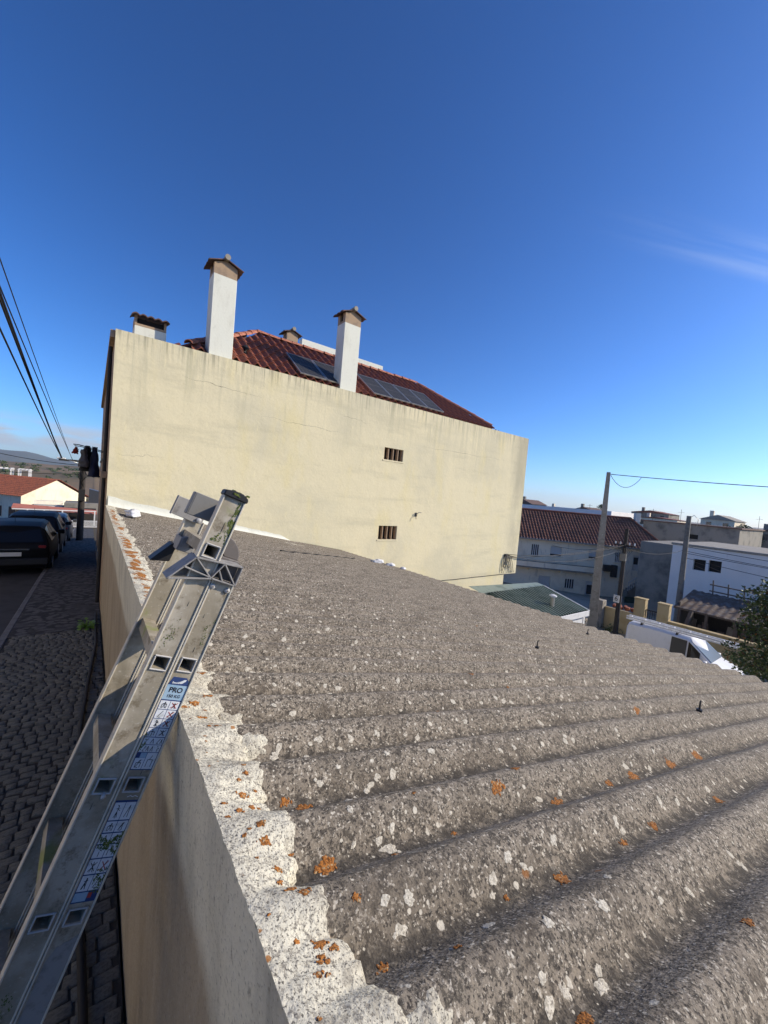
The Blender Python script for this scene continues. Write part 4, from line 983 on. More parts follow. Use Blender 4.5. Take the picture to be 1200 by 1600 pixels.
# ================================================================== LANE: hose, weed, laundry, cars, pole, house
hp = [(.09, -.5), (.085, 1.2), (.068, 2.08), (.053, 2.45), (.02, 3.4), (.008, 4.6), (.05, 5.6), (.11, 6.6), (.146, 7.25), (.15, 8.4), (.155, 9.3)]
pts = []
for (a, b), (c, d) in zip(hp, hp[1:]):
    for k in range(6): t = k/6; pts.append((a+(c-a)*t+.006*ns(b+(d-b)*t), b+(d-b)*t, az_(b+(d-b)*t)+.028))
wire('hose', pts, .021, 'black_rubber', 'black hose running along the cobbled pavement beside the garage wall', 'hose')
def leaf_clump(name, c, n, r, sz, m, label, cat):
    e = empty(name, c, label, cat); q = MB(); s_ = MB(); rr = random.Random(int(c[1]*100))
    for i in range(n):
        a, b = rr.uniform(0, 2*pi), rr.uniform(.2, 1.2); d = Vector((cos(a)*cos(b), sin(a)*cos(b), sin(b))); L = r*rr.uniform(.4, 1)
        p = Vector(c)+d*L; u = d.cross(Vector((0, 0, 1))).normalized(); w = (d+Vector((0, 0, -.7))).normalized()
        z = sz*rr.uniform(.6, 1.2)
        q.add([p-u*z*.1, p+w*z*.4-u*z*.5, p+w*z, p+w*z*.4+u*z*.5], [(0, 1, 2, 3)]); s_.tube([c, p], .004, 4)
    q.build('leaf_cluster', m, e); s_.build('stem', m, e)
leaf_clump('weed', (.03, 8.3, az_(8.3)), 50, .17, .07, 'leaf_weed', 'bright green leafy weed sprouting from the pavement edge', 'weed')
leaf_clump('weed', (.17, 3.3, az_(3.3)), 26, .07, .03, 'leaf_dark', 'small dark weed in the joint at the foot of the garage wall', 'weed')

rack = empty('drying_rack', (.23, 13, 3.1), 'thin metal drying rack jutting from the lane facade', 'drying rack')
for yy in (12.55, 13.35): MB().tube([(.23, yy, 3.05), (-.30, yy, 3.16), (-.42, yy, 3.16)], .012, 6).build('arm', 'iron', rack)
for xx in (-.4, -.28, -.16, -.04): MB().tube([(xx, 12.5, 3.155), (xx, 13.4, 3.155)], .005, 5).build('line', 'iron', rack)
def garment(name, m, x, y0, y1, z0, z1, label, seed, th=.06):
    def f(a, b):
        t = 2*pi*a; z = z1+(z0-z1)*b; w = 1-.25*abs(sin(b*5+seed))+.2*ns(b*3, seed)
        return (x+cos(t)*th*(.35+.8*b)*w+.05*ns(b*4, t, seed), (y0+y1)/2+sin(t)*(y1-y0)/2*w+.04*ns(b*5, t+9, seed), z+.03*ns(t*2, seed))
    q = MB().grid(24, 12, f); q.f.append(tuple(i*13 for i in range(24))); q.f.append(tuple(i*13+12 for i in range(24)))
    tag(q.build(name, m, smooth='all'), label, 'clothes', 'clothes on the drying rack')
garment('trousers', 'cloth_navy', .02, 12.5, 12.85, 2.38, 3.15, 'navy trousers hanging lowest on the drying rack, closest to the facade', 1, .13)
garment('jacket', 'cloth_black', -.14, 12.7, 13.2, 2.52, 3.17, 'black jacket in the middle of the drying rack', 2, .17)
garment('shirt', 'cloth_grey', -.2, 12.45, 12.7, 2.62, 3.05, 'grey shirt in front of the black jacket on the drying rack', 3, .12)
garment('cap', 'cloth_red', -.37, 12.5, 12.7, 2.93, 3.10, 'red cloth at the outer tip of the drying rack', 4, .06)

def make_car(name, loc, rot, S, paint, label, cat, glass, wheels, group=None, rw=.31, van=False, sc=1.0):
    e = empty(name, (0, 0, 0), label, cat, group)
    def ring(s):
        y, zb, zl, zr, wb, wr = s
        h = [(0, zb), (wb*.9, zb), (wb, zb+.16), (wb*1.0, (zb+zl)/2+.1), (wb*.985, zl), (wr, zr-.07*min(1, (zr-zl)*4)), (wr*.86, zr), (0, zr+.018)]
        return [(x, y, z) for x, z in h]+[(-x, y, z) for x, z in h[1:-1][::-1]]
    rs = [ring(s) for s in S]; n = len(rs[0]); q = MB()
    for r_ in rs: q.v += r_
    for i in range(len(S)-1):
        for j in range(n): q.f.append((i*n+j, i*n+(j+1) % n, (i+1)*n+(j+1) % n, (i+1)*n+j))
    q.f.append(tuple(range(n))); q.f.append(tuple((len(S)-1)*n+j for j in range(n)))
    body = q.build('body', paint, e, smooth=True)
    def lerp(a, b, t): return tuple(a[k]+(b[k]-a[k])*t for k in range(3))
    def pane(nm, c4, off, m, par=body):
        c = [Vector(p)+Vector(off) for p in c4]; cen = sum(c, Vector())/4
        c = [cen+(p-cen)*.9 for p in c]
        nn = (c[1]-c[0]).cross(c[2]-c[0]).normalized()*.004
        return MB().prism([p-nn for p in c], nn*2).build(nm, m, par)
    for (i, j, ta, tb) in glass['side']:
        for sgn in (0, 1):
            k4, k5 = (4, 5) if sgn == 0 else (n-4, n-5)
            a, b = rs[i], rs[j]; d = (.012, 0, .004) if sgn == 0 else (-.012, 0, .004)
            p = [lerp(a[k4], b[k4], ta), lerp(a[k4], b[k4], tb), lerp(a[k5], b[k5], tb), lerp(a[k5], b[k5], ta)]
            pane('side_window', p, d, 'car_glass')
    i, j = glass['front']; pane('windscreen', [rs[i][5], rs[j][5], rs[j][n-5], rs[i][n-5]], (0, .02, .035), 'windscreen' if van else 'car_glass')
    i, j = glass['rear']; pane('rear_window', [rs[j][5], rs[i][5], rs[i][n-5], rs[j][n-5]], (0, -.03, .02), 'car_glass')
    wb = max(s[4] for s in S)
    for yy in wheels:
        for sx in (-1, 1):
            t = MB().tube([(sx*(wb-.20), yy, rw), (sx*(wb-.19), yy, rw), (sx*(wb+.0), yy, rw), (sx*(wb+.012), yy, rw)], [rw*.8, rw, rw, rw*.86], 22)
            w = t.build('wheel', 'black_rubber', e, smooth=True)
            MB().tube([(sx*(wb-.1), yy, rw), (sx*(wb+.016), yy, rw), (sx*(wb+.02), yy, rw)], [rw*.6, rw*.6, rw*.3], 16).build('rim', 'steel', w, smooth=True)
            MB().tube([(sx*(wb-.22), yy, rw+.02), (sx*(wb+.004), yy, rw+.02)], rw*1.13, 22).build('wheel_arch', 'black_plastic', w)
    y0, y1 = S[0][0], S[-1][0]
    for sx in (-1, 1):
        MB().box((sx*wb*.78-.09, S[1][0]-.055, S[0][2]-.10), (sx*wb*.78+.09, S[1][0]+.06, S[0][2]+.10)).build('tail_light', 'tail_red', body, bevel=.02)
        MB().box((sx*wb*.68-.15, y1-.14, S[-1][2]-.06), (sx*wb*.68+.15, y1+.012, S[-1][2]+.07)).build('headlight', 'headlamp', body, bevel=.03)
        i = glass['front'][1]; MB().box((sx*(wb+.10)-.09, S[i][0]-.25, S[i][2]+.02), (sx*(wb+.10)+.09, S[i][0]-.13, S[i][2]+.17)).build('mirror', paint, body, bevel=.025)
    MB().box((-wb*.95, y0-.05, S[0][1]), (wb*.95, y0+.08, S[0][1]+.2)).build('bumper', paint if van else 'black_plastic', body, bevel=.03)
    MB().box((-wb*.95, y1-.08, S[-1][1]), (wb*.95, y1+.05, S[-1][1]+.18)).build('bumper', paint if van else 'black_plastic', body, bevel=.03)
    MB().box((-.26, y0-.065, S[0][2]-.19), (.26, y0-.045, S[0][2]-.08)).build('number_plate', 'plate_white', body)
    MB().box((-.42, y0-.03, S[0][2]-.02), (.42, y0-.004, S[0][2]+.015)).build('trim', 'chrome', body)
    MB().tube([(0, S[3][0], S[3][3]), (0, S[3][0]-.18, S[3][3]+.22)], .006, 5).build('aerial', 'black_plastic', body)
    e.location = loc; e.rotation_euler = (0, 0, rot); e.scale = (sc, sc, sc)
    return e
HB = [(0, .38, .84, .86, .80, .74), (.06, .28, .97, .99, .86, .80), (.40, .24, .99, 1.45, .88, .68), (.9, .22, .99, 1.52, .89, .68), (2.15, .22, .96, 1.50, .89, .66), (2.85, .22, .93, .99, .89, .80), (3.75, .25, .84, .88, .86, .74), (4.1, .35, .68, .70, .80, .68)]
HG = dict(side=[(2, 3, .05, 1), (3, 4, .0, .48), (3, 4, .52, 1), (4, 5, .0, .5)], front=(4, 5), rear=(1, 2))
make_car('parked_car', (-1.78, 14.9, az_(16.5)-.11), 0, HB, 'black_paint', 'black hatchback parked nearest in the shaded lane', 'car', HG, (.75, 3.3), 'cars parked in the lane')
make_car('parked_car', (-1.76, 19.6, az_(21.5)-.11), 0, [(s[0], s[1], s[2]*1.1, s[3]*1.12, s[4], s[5]) for s in HB], 'navy_paint', 'taller dark car parked just beyond the black hatchback', 'car', HG, (.75, 3.3), 'cars parked in the lane')
make_car('parked_car', (-1.68, 25.2, az_(27)-.11), 0, HB, 'grey_paint', 'dark grey car, farthest of the three in the lane', 'car', HG, (.75, 3.3), 'cars parked in the lane')

def leaf_mass(mb, c, r, n, sz, rr, flat=1.0):
    for i in range(n):
        d = Vector((rr.gauss(0, 1), rr.gauss(0, 1), rr.gauss(0, 1))).normalized()*(rr.random()**.45)
        p = Vector(c)+Vector((d.x*r[0], d.y*r[1], d.z*r[2]))
        a = Vector((rr.uniform(-1, 1), rr.uniform(-1, 1), rr.uniform(-1, 1))).normalized(); b = a.cross(Vector((rr.uniform(-1, 1), rr.uniform(-1, 1), .3))).normalized()
        s = sz*rr.uniform(.6, 1.3)
        mb.add([p-a*s, p+b*s*.45, p+a*s, p-b*s*.45], [(0, 1, 2, 3)])

# utility pole at the end of the lane
px, py = -.42, 26; pb = az_(26)
lp = empty('utility_pole', (px, py, pb), 'dark utility pole at the end of the lane beside the parked cars', 'utility pole')
MB().tube([(px, py, pb-.3), (px, py, 3.35)], [.16, .115], 10).build('pole', 'dark_wood', lp, smooth=True)
MB().bar((px-1.0, py, 2.95), (px+.35, py, 2.95), .08, .1).build('crossarm', 'dark_wood', lp)
MB().tube([(px, py-.1, 2.6), (px-.25, py-.3, 2.85), (px-.75, py-.5, 3.0)], .022, 6).build('lamp_arm', 'steel', lp, smooth='all')
MB().box((px-1.05, py-.62, 2.97), (px-.70, py-.42, 3.05)).build('lamp_head', 'white_metal', lp, bevel=.02)
MB().box((px-.14, py-.26, .9), (px+.14, py-.12, 1.5)).build('junction_box', 'iron', lp, bevel=.01)
for i in range(9):
    a = i*.7; MB().tube([(px-.1+.02*i, py-.15, 2.6), (px-.2*sin(a), py-.25, 2.2), (px+.05*cos(a), py-.17, 1.6+.05*i)], .014, 5).build('cable', 'black_rubber', lp, smooth='all')
for (x0, z0, zm, r, nm) in ((-1.12, 6.28, 1.0, .022, 'thickest of the black cables running down to the lane pole'), (-1.10, 6.10, 1.3, .016, 'thick black cable just below the thickest one over the lane'), (-1.12, 5.75, .9, .009, 'thin cable between the thick cables over the lane'), (-1.14, 5.62, 1.15, .014, 'lowest of the bundle of cables over the lane'), (-1.02, 5.9, .75, .007, 'thinnest cable at the right of the bundle over the lane')):
    wire('overhead_cable', [(x0, -2, z0), (px-1.0-x0*.0-(.0 if r > .01 else -.45)+.12*zm, py, 2.98)], r, 'black_rubber', nm, 'cable', sag=.12*zm, group='overhead cables above the lane', n=40)
wire('overhead_cable', [(-9, 30, 4.6), (px, py, 2.75)], .014, 'black_rubber', 'single cable crossing low from the left to the lane pole', 'cable', sag=.5, group='overhead cables above the lane')
wire('overhead_cable', [(-12, 40, 2.6), (px, py, 2.3)], .012, 'black_rubber', 'faint lowest cable crossing behind the lane pole', 'cable', sag=.4, group='overhead cables above the lane')

# gabled house at the end of the lane
gh = empty('gabled_house', (-4, 62, -5), 'low white house with red tiled roof and sunlit gable beyond the lane', 'house')
G0 = Vector((-6.39, 60, 0)); gu = Vector((.75, .66, 0)).normalized(); gb_ = Vector((-.66, .75, 0)).normalized(); GW = 7.75; zl, zr_, za, zb = -1.08, -1.15, .90, -6
q = MB(); q.add([G0+Vector((0, 0, zb)), G0+gu*GW+Vector((0, 0, zb)), G0+gu*GW+Vector((0, 0, zr_)), G0+gu*GW/2+Vector((0, 0, za)), G0+Vector((0, 0, zl))], [(0, 1, 2, 3, 4)])
D = gb_*14
q.add([G0+Vector((0, 0, zb)), G0+Vector((0, 0, zl)), G0+D+Vector((0, 0, zl)), G0+D+Vector((0, 0, zb))], [(0, 1, 2, 3)])
q.add([G0+gu*GW+Vector((0, 0, zb)), G0+gu*GW+D+Vector((0, 0, zb)), G0+gu*GW+D+Vector((0, 0, zr_)), G0+gu*GW+Vector((0, 0, zr_))], [(0, 1, 2, 3)])
q.build('wall', 'house_white', gh)
for s in (-1, 1):
    apex = G0+gu*GW/2+Vector((0, 0, za+.12))-gb_*.3; ev = (G0 if s < 0 else G0+gu*GW)+Vector((0, 0, zl+.02))
    dnv = ((G0 if s < 0 else G0+gu*GW)+Vector((0, 0, zl))-(G0+gu*GW/2+Vector((0, 0, za)))); L = dnv.length+.35; dnv.normalize(); nn = gb_.cross(dnv); nn = nn if nn.z > 0 else -nn
    tag(tiled(MB(), apex, gb_, dnv, nn, 14.6, L, .3, .42, .06, .03).build('roof', 'terracotta', gh, smooth=True))
for (a, z0, z1) in ((1.2, -3.6, -2.4), (3.2, -3.6, -2.4)):
    p0 = G0+gb_*a; f = MB().obox(p0-gu*.03+Vector((0, 0, (z0+z1)/2)), gb_, Vector((0, 0, 1)), gu, .9, z1-z0, .05).build('window', 'window_glass', gh)
MB().obox(G0+gb_*6+Vector((0, 0, -3.2))-gu*.03, gb_, Vector((0, 0, 1)), gu, 1, 2.4, .05).build('door', 'dark_void', gh)
# railing, low pink porch, lattice fence in front of it
rl = empty('terrace_railing', (-3.6, 55, -1.8), 'white slatted terrace railing below the sunlit gable', 'railing')
MB().box((-4.8, 54.97, -1.14), (-2.5, 55.03, -1.08)).build('handrail', 'lath_white', rl); MB().box((-4.8, 54.97, -1.74), (-2.5, 55.03, -1.70)).build('bottom_rail', 'lath_white', rl)
for i in range(24): MB().box((-4.79+i*.0985, 54.985, -1.70), (-4.75+i*.0985, 55.015, -1.14)).build('slat', 'lath_white', rl)
tr = MB().box((-2.35, 54.5, -2.3), (.9, 58, -1.22)); tr.box((-5.2, 55.2, -2.4), (-2.36, 58, -1.76)); tag(tr.build('terrace_block', 'grey_render', bevel=.02), 'grey rendered terrace block below the gabled house', 'wall')
sh_ = MB().prism([(-.25, 56, -1.2), (1.0, 56, -1.2), (1.0, 56, .05), (-.25, 56, .35)], (0, 2.2, 0)); tag(sh_.build('garden_hut', 'grey_paint', bevel=.02), 'small dark grey hut right of the sunlit gable', 'hut')
po = empty('porch', (-2.5, 45, -3), 'open porch with long pink sheet roof at the lane end', 'porch')
q = MB().grid(60, 2, lambda a, b: (-5.45+5.9*a, 45-1.0*b+1.6, -.92-.40*a*.9-.32*b+.018*sin(a*60*pi))); q.build('roof', 'pink_roof', po, smooth=True)
MB().box((-5.4, 45.55, -1.36), (.4, 45.62, -1.27)).build('beam', 'lath_white', po)
for xx in (-4.4, -3.3, -2.05, -.9, .3): MB().box((xx-.05, 45.45, -3.4), (xx+.05, 45.55, -1.35)).build('post', 'lath_white', po)
MB().box((-5.4, 47.5, -4.2), (.4, 47.7, -1.2)).build('back_wall', 'dark_wood', po)
for xx in (-4.1, -2.6, -1.2): MB().box((xx-.35, 47.44, -3.2), (xx+.35, 47.498, -1.6)).build('opening', 'dark_void', po)
lf = empty('lattice_fence', (-1, 42, -3), 'white lattice fence in front of the pink porch', 'fence')
for i in range(34):
    x = -2.5+i*.09
    MB().bar((x, 42, -2.34), (x+.46, 42, -1.88), .028, .02).build('lath', 'lath_white', lf); MB().bar((x+.46, 42.022, -2.34), (x, 42.022, -1.88), .028, .02).build('lath', 'lath_white', lf)
MB().box((-2.5, 41.97, -1.88), (1.0, 42.05, -1.83)).build('rail', 'lath_white', lf); MB().box((-2.5, 41.97, -2.40), (1.0, 42.05, -2.345)).build('rail', 'lath_white', lf)
MB().box((-2.6, 41.9, -3.4), (1.1, 42.1, -2.402)).build('base_wall', 'dark_wood', lf)
for (x0, x1, nm) in ((-10.9, -9.15, 'left one of two white pergola frames above the red roof'), (-8.35, -7.25, 'right one of two white pergola frames above the red roof')):
    pg = empty('pergola', (x0, 75, -5), nm, 'pergola')
    for x in (x0, x1):
        for yy in (75, 77): MB().box((x-.08, yy-.08, -7.5), (x+.08, yy+.08, 1.66)).build('post', 'lath_white', pg)
    for yy in (75, 77): MB().box((x0-.15, yy-.07, 1.66), (x1+.15, yy+.07, 1.80)).build('beam', 'lath_white', pg)
    for k in range(4): MB().box((x0+(x1-x0)*k/3-.05, 74.8, 1.802), (x0+(x1-x0)*k/3+.05, 77.2, 1.88)).build('rafter', 'lath_white', pg)
rr = random.Random(5); q = MB()
for i in range(150):
    y = rr.uniform(140, 430); x = rr.uniform(-.24*y, .05*y); s = rr.uniform(.7, 1.9)
    leaf_mass(q, (x, y, gz(x, y)+s*.3), (s*1.3, s*1.3, s*.8), 46, s*.38, rr)
tag(q.build('scrub', 'leaf_dark'), 'dark green scrub scattered over the dry hillside', 'scrub', kind='stuff')

# ================================================================== LOWER SIDE
# ---- shed with green ribbed roof
sd = empty('garden_shed', (12.4, 7, -3.5), 'white shed with dark green ribbed metal roof beside the cream building', 'shed')
SX0, SX1, SY0, SY1, SZ0, SZ1 = 10.4, 13.64, 6.2, 7.9, -.76, -.34
q = MB().box((SX0+.1, SY0+.12, -4.2), (SX1-.1, SY1+1.4, -1.0)); q.build('wall', 'white_metal', sd)
nr_ = int((SX1-SX0)/.13)
def ribbed(a, b):
    k = a*nr_*4; ph = k % 4; h = .045 if 1 <= ph < 2.01 else 0
    return (SX0+(SX1-SX0)*a, SY0+(SY1-SY0)*b, SZ0+(SZ1-SZ0)*b+h+(.012 if int(b*6.001) % 2 else 0))
MB().grid(nr_*4, 6, ribbed).build('roof_sheet', 'green_metal', sd, smooth=False)
q = MB().add([(SX0-.35, SY1-.02, SZ1+.05), (SX1+.02, SY1-.02, SZ1+.05), (SX1+.02, SY1+.30, SZ1+.09), (SX0-.35, SY1+.55, SZ1+.14)], [(0, 1, 2, 3)]); q.box((SX0-.3, SY1+.02, SZ1-.1), (SX1, SY1+.2, SZ1+.04)); q.build('ridge_cap', 'green_metal_pale', sd)
for i in range(1, 22):
    xx = SX0+(SX1-SX0)*i/22.0
    MB().prism([(xx-.014, SY0, SZ0+.048), (xx+.014, SY0, SZ0+.048), (xx+.014, SY0, SZ0+.066), (xx-.014, SY0, SZ0+.066)], (0, SY1-SY0-.03, SZ1-SZ0)).build('roof_rib_glint', 'green_metal_pale', sd)  # pale strips paint the light glinting along the ribs
MB().box((SX0, SY0-.03, SZ0-.17), (SX1+.03, SY0-.002, SZ0+.02)).build('fascia', 'white_metal', sd, bevel=.004)
MB().prism([(SX1+.002, SY0-.03, SZ0-.16), (SX1+.002, SY1, SZ1-.16), (SX1+.002, SY1, SZ1+.05), (SX1+.002, SY0-.03, SZ0+.03)], (.03, 0, 0)).build('bargeboard', 'white_metal', sd)
for i in range(12): MB().box((SX0+.1, SY0+.10, -1.2-.2*i), (SX1-.1, SY0+.118, -1.02-.2*i)).build('cladding_board', 'white_metal', sd, bevel=.006)
MB().box((SX1-.12, SY0+.085, -4), (SX1-.02, SY0+.14, -.94)).build('corner_post', 'white_metal', sd)
pp = empty('vent_pipe', (12.2, 6.75, -.6), 'short metal vent pipe with flat cap on the green shed roof', 'pipe')
MB().tube([(12.22, 6.72, -.75), (12.22, 6.72, -.30)], .065, 12).build('pipe', 'steel', pp, smooth=True)
MB().tube([(12.22, 6.72, -.27), (12.22, 6.72, -.24), (12.22, 6.72, -.20)], [.12, .12, .03], 12).build('cap', 'white_metal', pp, smooth=True)

# ---- poles
cp = empty('concrete_pole', (23.75, 10.55, -4), 'tall tapering concrete utility pole beside the green shed', 'utility pole')
q = MB(); ax = Vector((.42, -.91, 0)); bx = Vector((.91, .42, 0)); P0 = Vector((23.76, 10.53, 0))
for z, w, t in ((-4.5, .26, .20), (4.97, .10, .09)):
    for a, b in ((-1, -1), (1, -1), (1, 1), (-1, 1)): q.v.append(tuple(P0+ax*w*a+bx*t*b+Vector((0, 0, z))))
q.f = [(0, 1, 5, 4), (1, 2, 6, 5), (2, 3, 7, 6), (3, 0, 4, 7), (4, 5, 6, 7)]
q.build('pole', 'concrete_pale', cp, bevel=.012)
for i in range(11):
    z = -3.2+i*.65; t = (z+4.5)/9.47; c = P0-bx*(.20-.11*t+.002)+ax*(.035 if i % 2 else -.04)+Vector((0, 0, z))
    MB().obox(c, ax, bx, Vector((0, 0, 1)), .05, .02, .06).build('step_hole', 'white_mortar', cp, bevel=.008)
MB().tube([P0+Vector((0, 0, 4.86)), P0+ax*.24+Vector((0, 0, 4.86))], .02, 6).build('clamp', 'iron', cp)
wire('overhead_cable', [(23.84, 10.35, 4.85), (25.2, -12, 4.25)], .02, 'black_rubber', 'black cable strung from the tall concrete pole to the right', 'cable', sag=.35, group='overhead cables on the lower side')
lo = [P0+ax*(.12+1.5*(i/14))+Vector((0, 0, 4.82-.65*sin(pi*(i/14))**.8-.05*i/14)) for i in range(15)]
wire('cable_loop', lo, .014, 'black_rubber', 'slack black cable loop under the top of the tall concrete pole', 'cable')
def round_pole(name, x, y, z0, z1, r0, r1, m, label):
    e = empty(name, (x, y, z0), label, 'utility pole'); MB().tube([(x, y, z0), (x, y, z1)], [r0, r1], 10).build('pole', m, e, smooth=True); return e
dp = round_pole('utility_pole', 23.3, 9.06, gz(23.3, 9)-.2, 1.86, .125, .09, 'dark_wood', 'dark wooden pole with small number plate before the tiled house')
MB().box((23.16, 9.00, -2.2), (23.19, 9.30, -1.80)).build('number_plate', 'plate_white', dp)
cu = bpy.data.curves.new('digit', 'FONT'); cu.body = '6'; cu.size = .36; cu.align_x = 'CENTER'; cu.align_y = 'CENTER'
tmp = bpy.data.objects.new('digit', cu); col.objects.link(tmp); me = bpy.data.meshes.new_from_object(tmp.evaluated_get(bpy.context.evaluated_depsgraph_get())); bpy.data.objects.remove(tmp)
me.materials.clear(); me.materials.append(MATS['print_black']); mm = Matrix((Vector((0, -1, 0)), Vector((0, 0, 1)), Vector((-1, 0, 0)))).transposed().to_4x4(); mm.translation = (23.156, 9.15, -2.0); me.transform(mm); link('digit', me, dp)
MB().bar((23.3, 8.55, .95), (23.3, 9.6, .95), .07).build('crossarm', 'dark_wood', dp)
for yy in (8.6, 8.85, 9.3, 9.55): MB().tube([(23.3, yy, .98), (23.3, yy, 1.12)], .035, 7).build('insulator', 'white_metal', dp)
MB().box((23.1, 8.9, .1), (23.25, 9.2, .5)).build('junction_box', 'concrete', dp, bevel=.01)
for i in range(8): MB().tube([(23.2, 9.06+.02*i, 1.0), (23.1, 8.6+.12*i, .7-.04*i), (23.2, 8.95+.03*i, .2)], .014, 5).build('cable', 'black_rubber', dp, smooth='all')
p2 = round_pole('utility_pole', 31.82, 8.72, -5, 2.9, .2, .13, 'concrete', 'grey concrete pole in front of the white windowed building')
MB().tube([(31.82, 8.72, 2.7), (31.8, 8.45, 2.98), (31.8, 8.2, 2.7), (31.8, 8.25, 2.2)], .02, 6).build('lamp_arm', 'steel', p2, smooth='all')
for i, (z0, z1, s) in enumerate(((.55, .35, .25), (.25, .0, .3), (.12, -.15, .2), (-.2, -.55, .45))):
    wire('overhead_cable', [(31.8, 8.6, z0+.3), (27.5, -9, z1+.55)], .016, 'black_rubber', ('highest', 'second', 'third', 'lowest')[i]+' of the four cables crossing in front of the white building', 'cable', sag=s, group='overhead cables on the lower side')
for i, (z0, z1, s) in enumerate(((.62, 1.0, .25), (.58, .75, .45), (.5, .95, .15))):
    wire('overhead_cable', [(13.38, 9.38, z0), (23.28, 9.0+.12*i, z1)], .012, 'iron', ('middle', 'lowest', 'highest')[i]+' cable from the cream wall clamp to the wooden pole', 'cable', sag=s, group='overhead cables on the lower side')
for i, (a, b, s) in enumerate((((23.3, 9.1, .9), (36.1, 20.5, -.9), .3), ((23.3, 9.0, .8), (31.8, 8.8, .6), .3))):
    wire('overhead_cable', [a, b], .014, 'black_rubber', ('cable from the wooden pole to the tiled house eaves', 'cable between the wooden pole and the grey concrete pole')[i], 'cable', sag=s, group='overhead cables on the lower side')

# ---- long house with tiled roof, turned towards the lane
th = empty('tiled_house', (40, 18, -6.5), 'two storey pale house with long red tiled roof in shade', 'house')
H0 = Vector((35.2, 23.3, 0)); hu = Vector((.725, -.688, 0)).normalized(); hnv = Vector((-.688, -.725, 0)).normalized(); UZ = Vector((0, 0, 1))
U0 = -7.0
def HP(u, z, o=0): return H0+hu*u+hnv*o+UZ*z
holes = [(1.05, 1.78, -2.22, -1.12), (2.92, 4.02, -2.12, -1.13), (6.62, 7.32, -2.03, -1.14), (9.1, 9.74, -2.1, -1.14), (10.78, 11.45, -2.8, -1.25), (2.05, 3.2, -5.6, -4.23), (4.61, 5.5, -5.22, -4.28), (12.17, 13.14, -5.62, -4.33), (-2.2, -1.2, -2.2, -1.13), (-3, -1.8, -5.6, -4.2), (6.6, 7.5, -6.4, -4.3)]
hb = MB(); facade(hb, HP(U0, 0), hu, 14.1-U0, -7.2, -.52, [(a-U0, b-U0, c, d) for a, b, c, d in holes], .16, hnv)
for u in (14.1, U0): hb.add([HP(u, -7.2), HP(u, -7.2, -9), HP(u, -.52, -9), HP(u, -.52)], [(0, 1, 2, 3)])
hb.build('wall', 'house_white', th)
kinds = ['vent', 'shutter', 'shutter', 'vent', 'door', 'shutter', 'vent', 'grille', 'shutter', 'door', 'door']
for (a, b, c, d), kd in zip(holes, kinds):
    w = MB().obox(HP((a+b)/2, (c+d)/2, -.15), hu, UZ, hnv, b-a, d-c, .02).build('window' if kd != 'door' else 'door', {'vent': 'dark_void', 'shutter': 'shutter', 'door': 'grille_white', 'grille': 'dark_void'}[kd], th)
    if kd in ('vent', 'grille'):
        for i in range(5): MB().obox(HP(a+(b-a)*i/4, (c+d)/2, -.06), hu, UZ, hnv, .07, d-c-.004, .08).build('bar', 'grille_white', w)
    elif kd == 'shutter':
        k = int((d-c)/.1)
        for i in range(k-2): MB().obox(HP((a+b)/2, d-.06-.1*i, -.13), hu, UZ, hnv, b-a-.03, .085, .02).build('slat', 'shutter', w, bevel=.006)
        MB().obox(HP((a+b)/2, c+.12, -.132), hu, UZ, hnv, b-a-.03, .16, .02).build('pane', 'window_glass', w)
    else:
        MB().obox(HP((a+b)/2, (c+d)/2+.2, -.135), hu, UZ, hnv, (b-a)*.6, (d-c)*.45, .01).build('pane', 'window_glass', w)
    if kd != 'door': MB().obox(HP((a+b)/2, c-.04, .03), hu, UZ, hnv, b-a+.16, .07, .12).build('sill', 'house_white', w)
bal = MB().obox(HP((U0+7.6)/2, -3.34, .45), hu, UZ, hnv, 7.6-U0, .14, .9).build('balcony', 'concrete', th)
MB().obox(HP((U0+7.6)/2, -3.02, .85), hu, UZ, hnv, 7.6-U0, .50, .1).build('parapet', 'house_white', bal)
MB().obox(HP((U0+7.6)/2, -2.75, .85), hu, UZ, hnv, 7.65-U0, .05, .16).build('coping', 'concrete', bal)
for i in range(5): MB().obox(HP(-5+i*3.0, -3.55, .3), hu, UZ, hnv, .2, .3, .6).build('corbel', 'house_white', bal)
# tiled slope with hipped right end
apx = HP(U0-.2, 2.28, -3.6); dnv = (HP(0, -.52, .45)-HP(0, 2.28, -3.6)); SL = dnv.length; dnv.normalize(); tn = hu.cross(dnv); tn = tn if tn.z > 0 else -tn
q = tiled(MB(), apx, hu, dnv, tn, 21.2, SL, .30, .42, .065, .035)
q.f = [f for f in q.f if ((Vector(q.v[f[0]])-apx).dot(hu)) < 19.05+2.0*((Vector(q.v[f[0]])-apx).dot(dnv))/SL]
rf_ = q.build('roof', 'terracotta_aged', th, smooth=True)
q = MB(); q.add([apx+hu*19.0, apx+hu*21.0+dnv*SL, HP(14.0, -.5, -8)], [(0, 1, 2)]); q.add([apx, apx+hu*19.0, HP(14.0, -.5, -8), HP(U0, -.5, -8)], [(0, 1, 2, 3)]); q.build('roof_slope', 'dark_tile', th)
MB().tube([apx+UZ*.05, apx+hu*9+UZ*.07, apx+hu*19.0+UZ*.05], .12, 8).build('ridge', 'terracotta', rf_, smooth=True)
MB().tube([apx+hu*19.0+UZ*.06, apx+hu*21.0+dnv*SL+UZ*.08], .12, 8).build('hip_ridge', 'terracotta', rf_, smooth=True)
MB().bar(apx+dnv*SL-tn*.05, apx+hu*21.2+dnv*SL-tn*.05, .12, .10).build('gutter', 'concrete_pale', th)
MB().obox(apx+hu*19.6+dnv*.2+UZ*.3, hu, hnv, UZ, .5, .5, .9).build('chimney', 'white_render', th, bevel=.02)
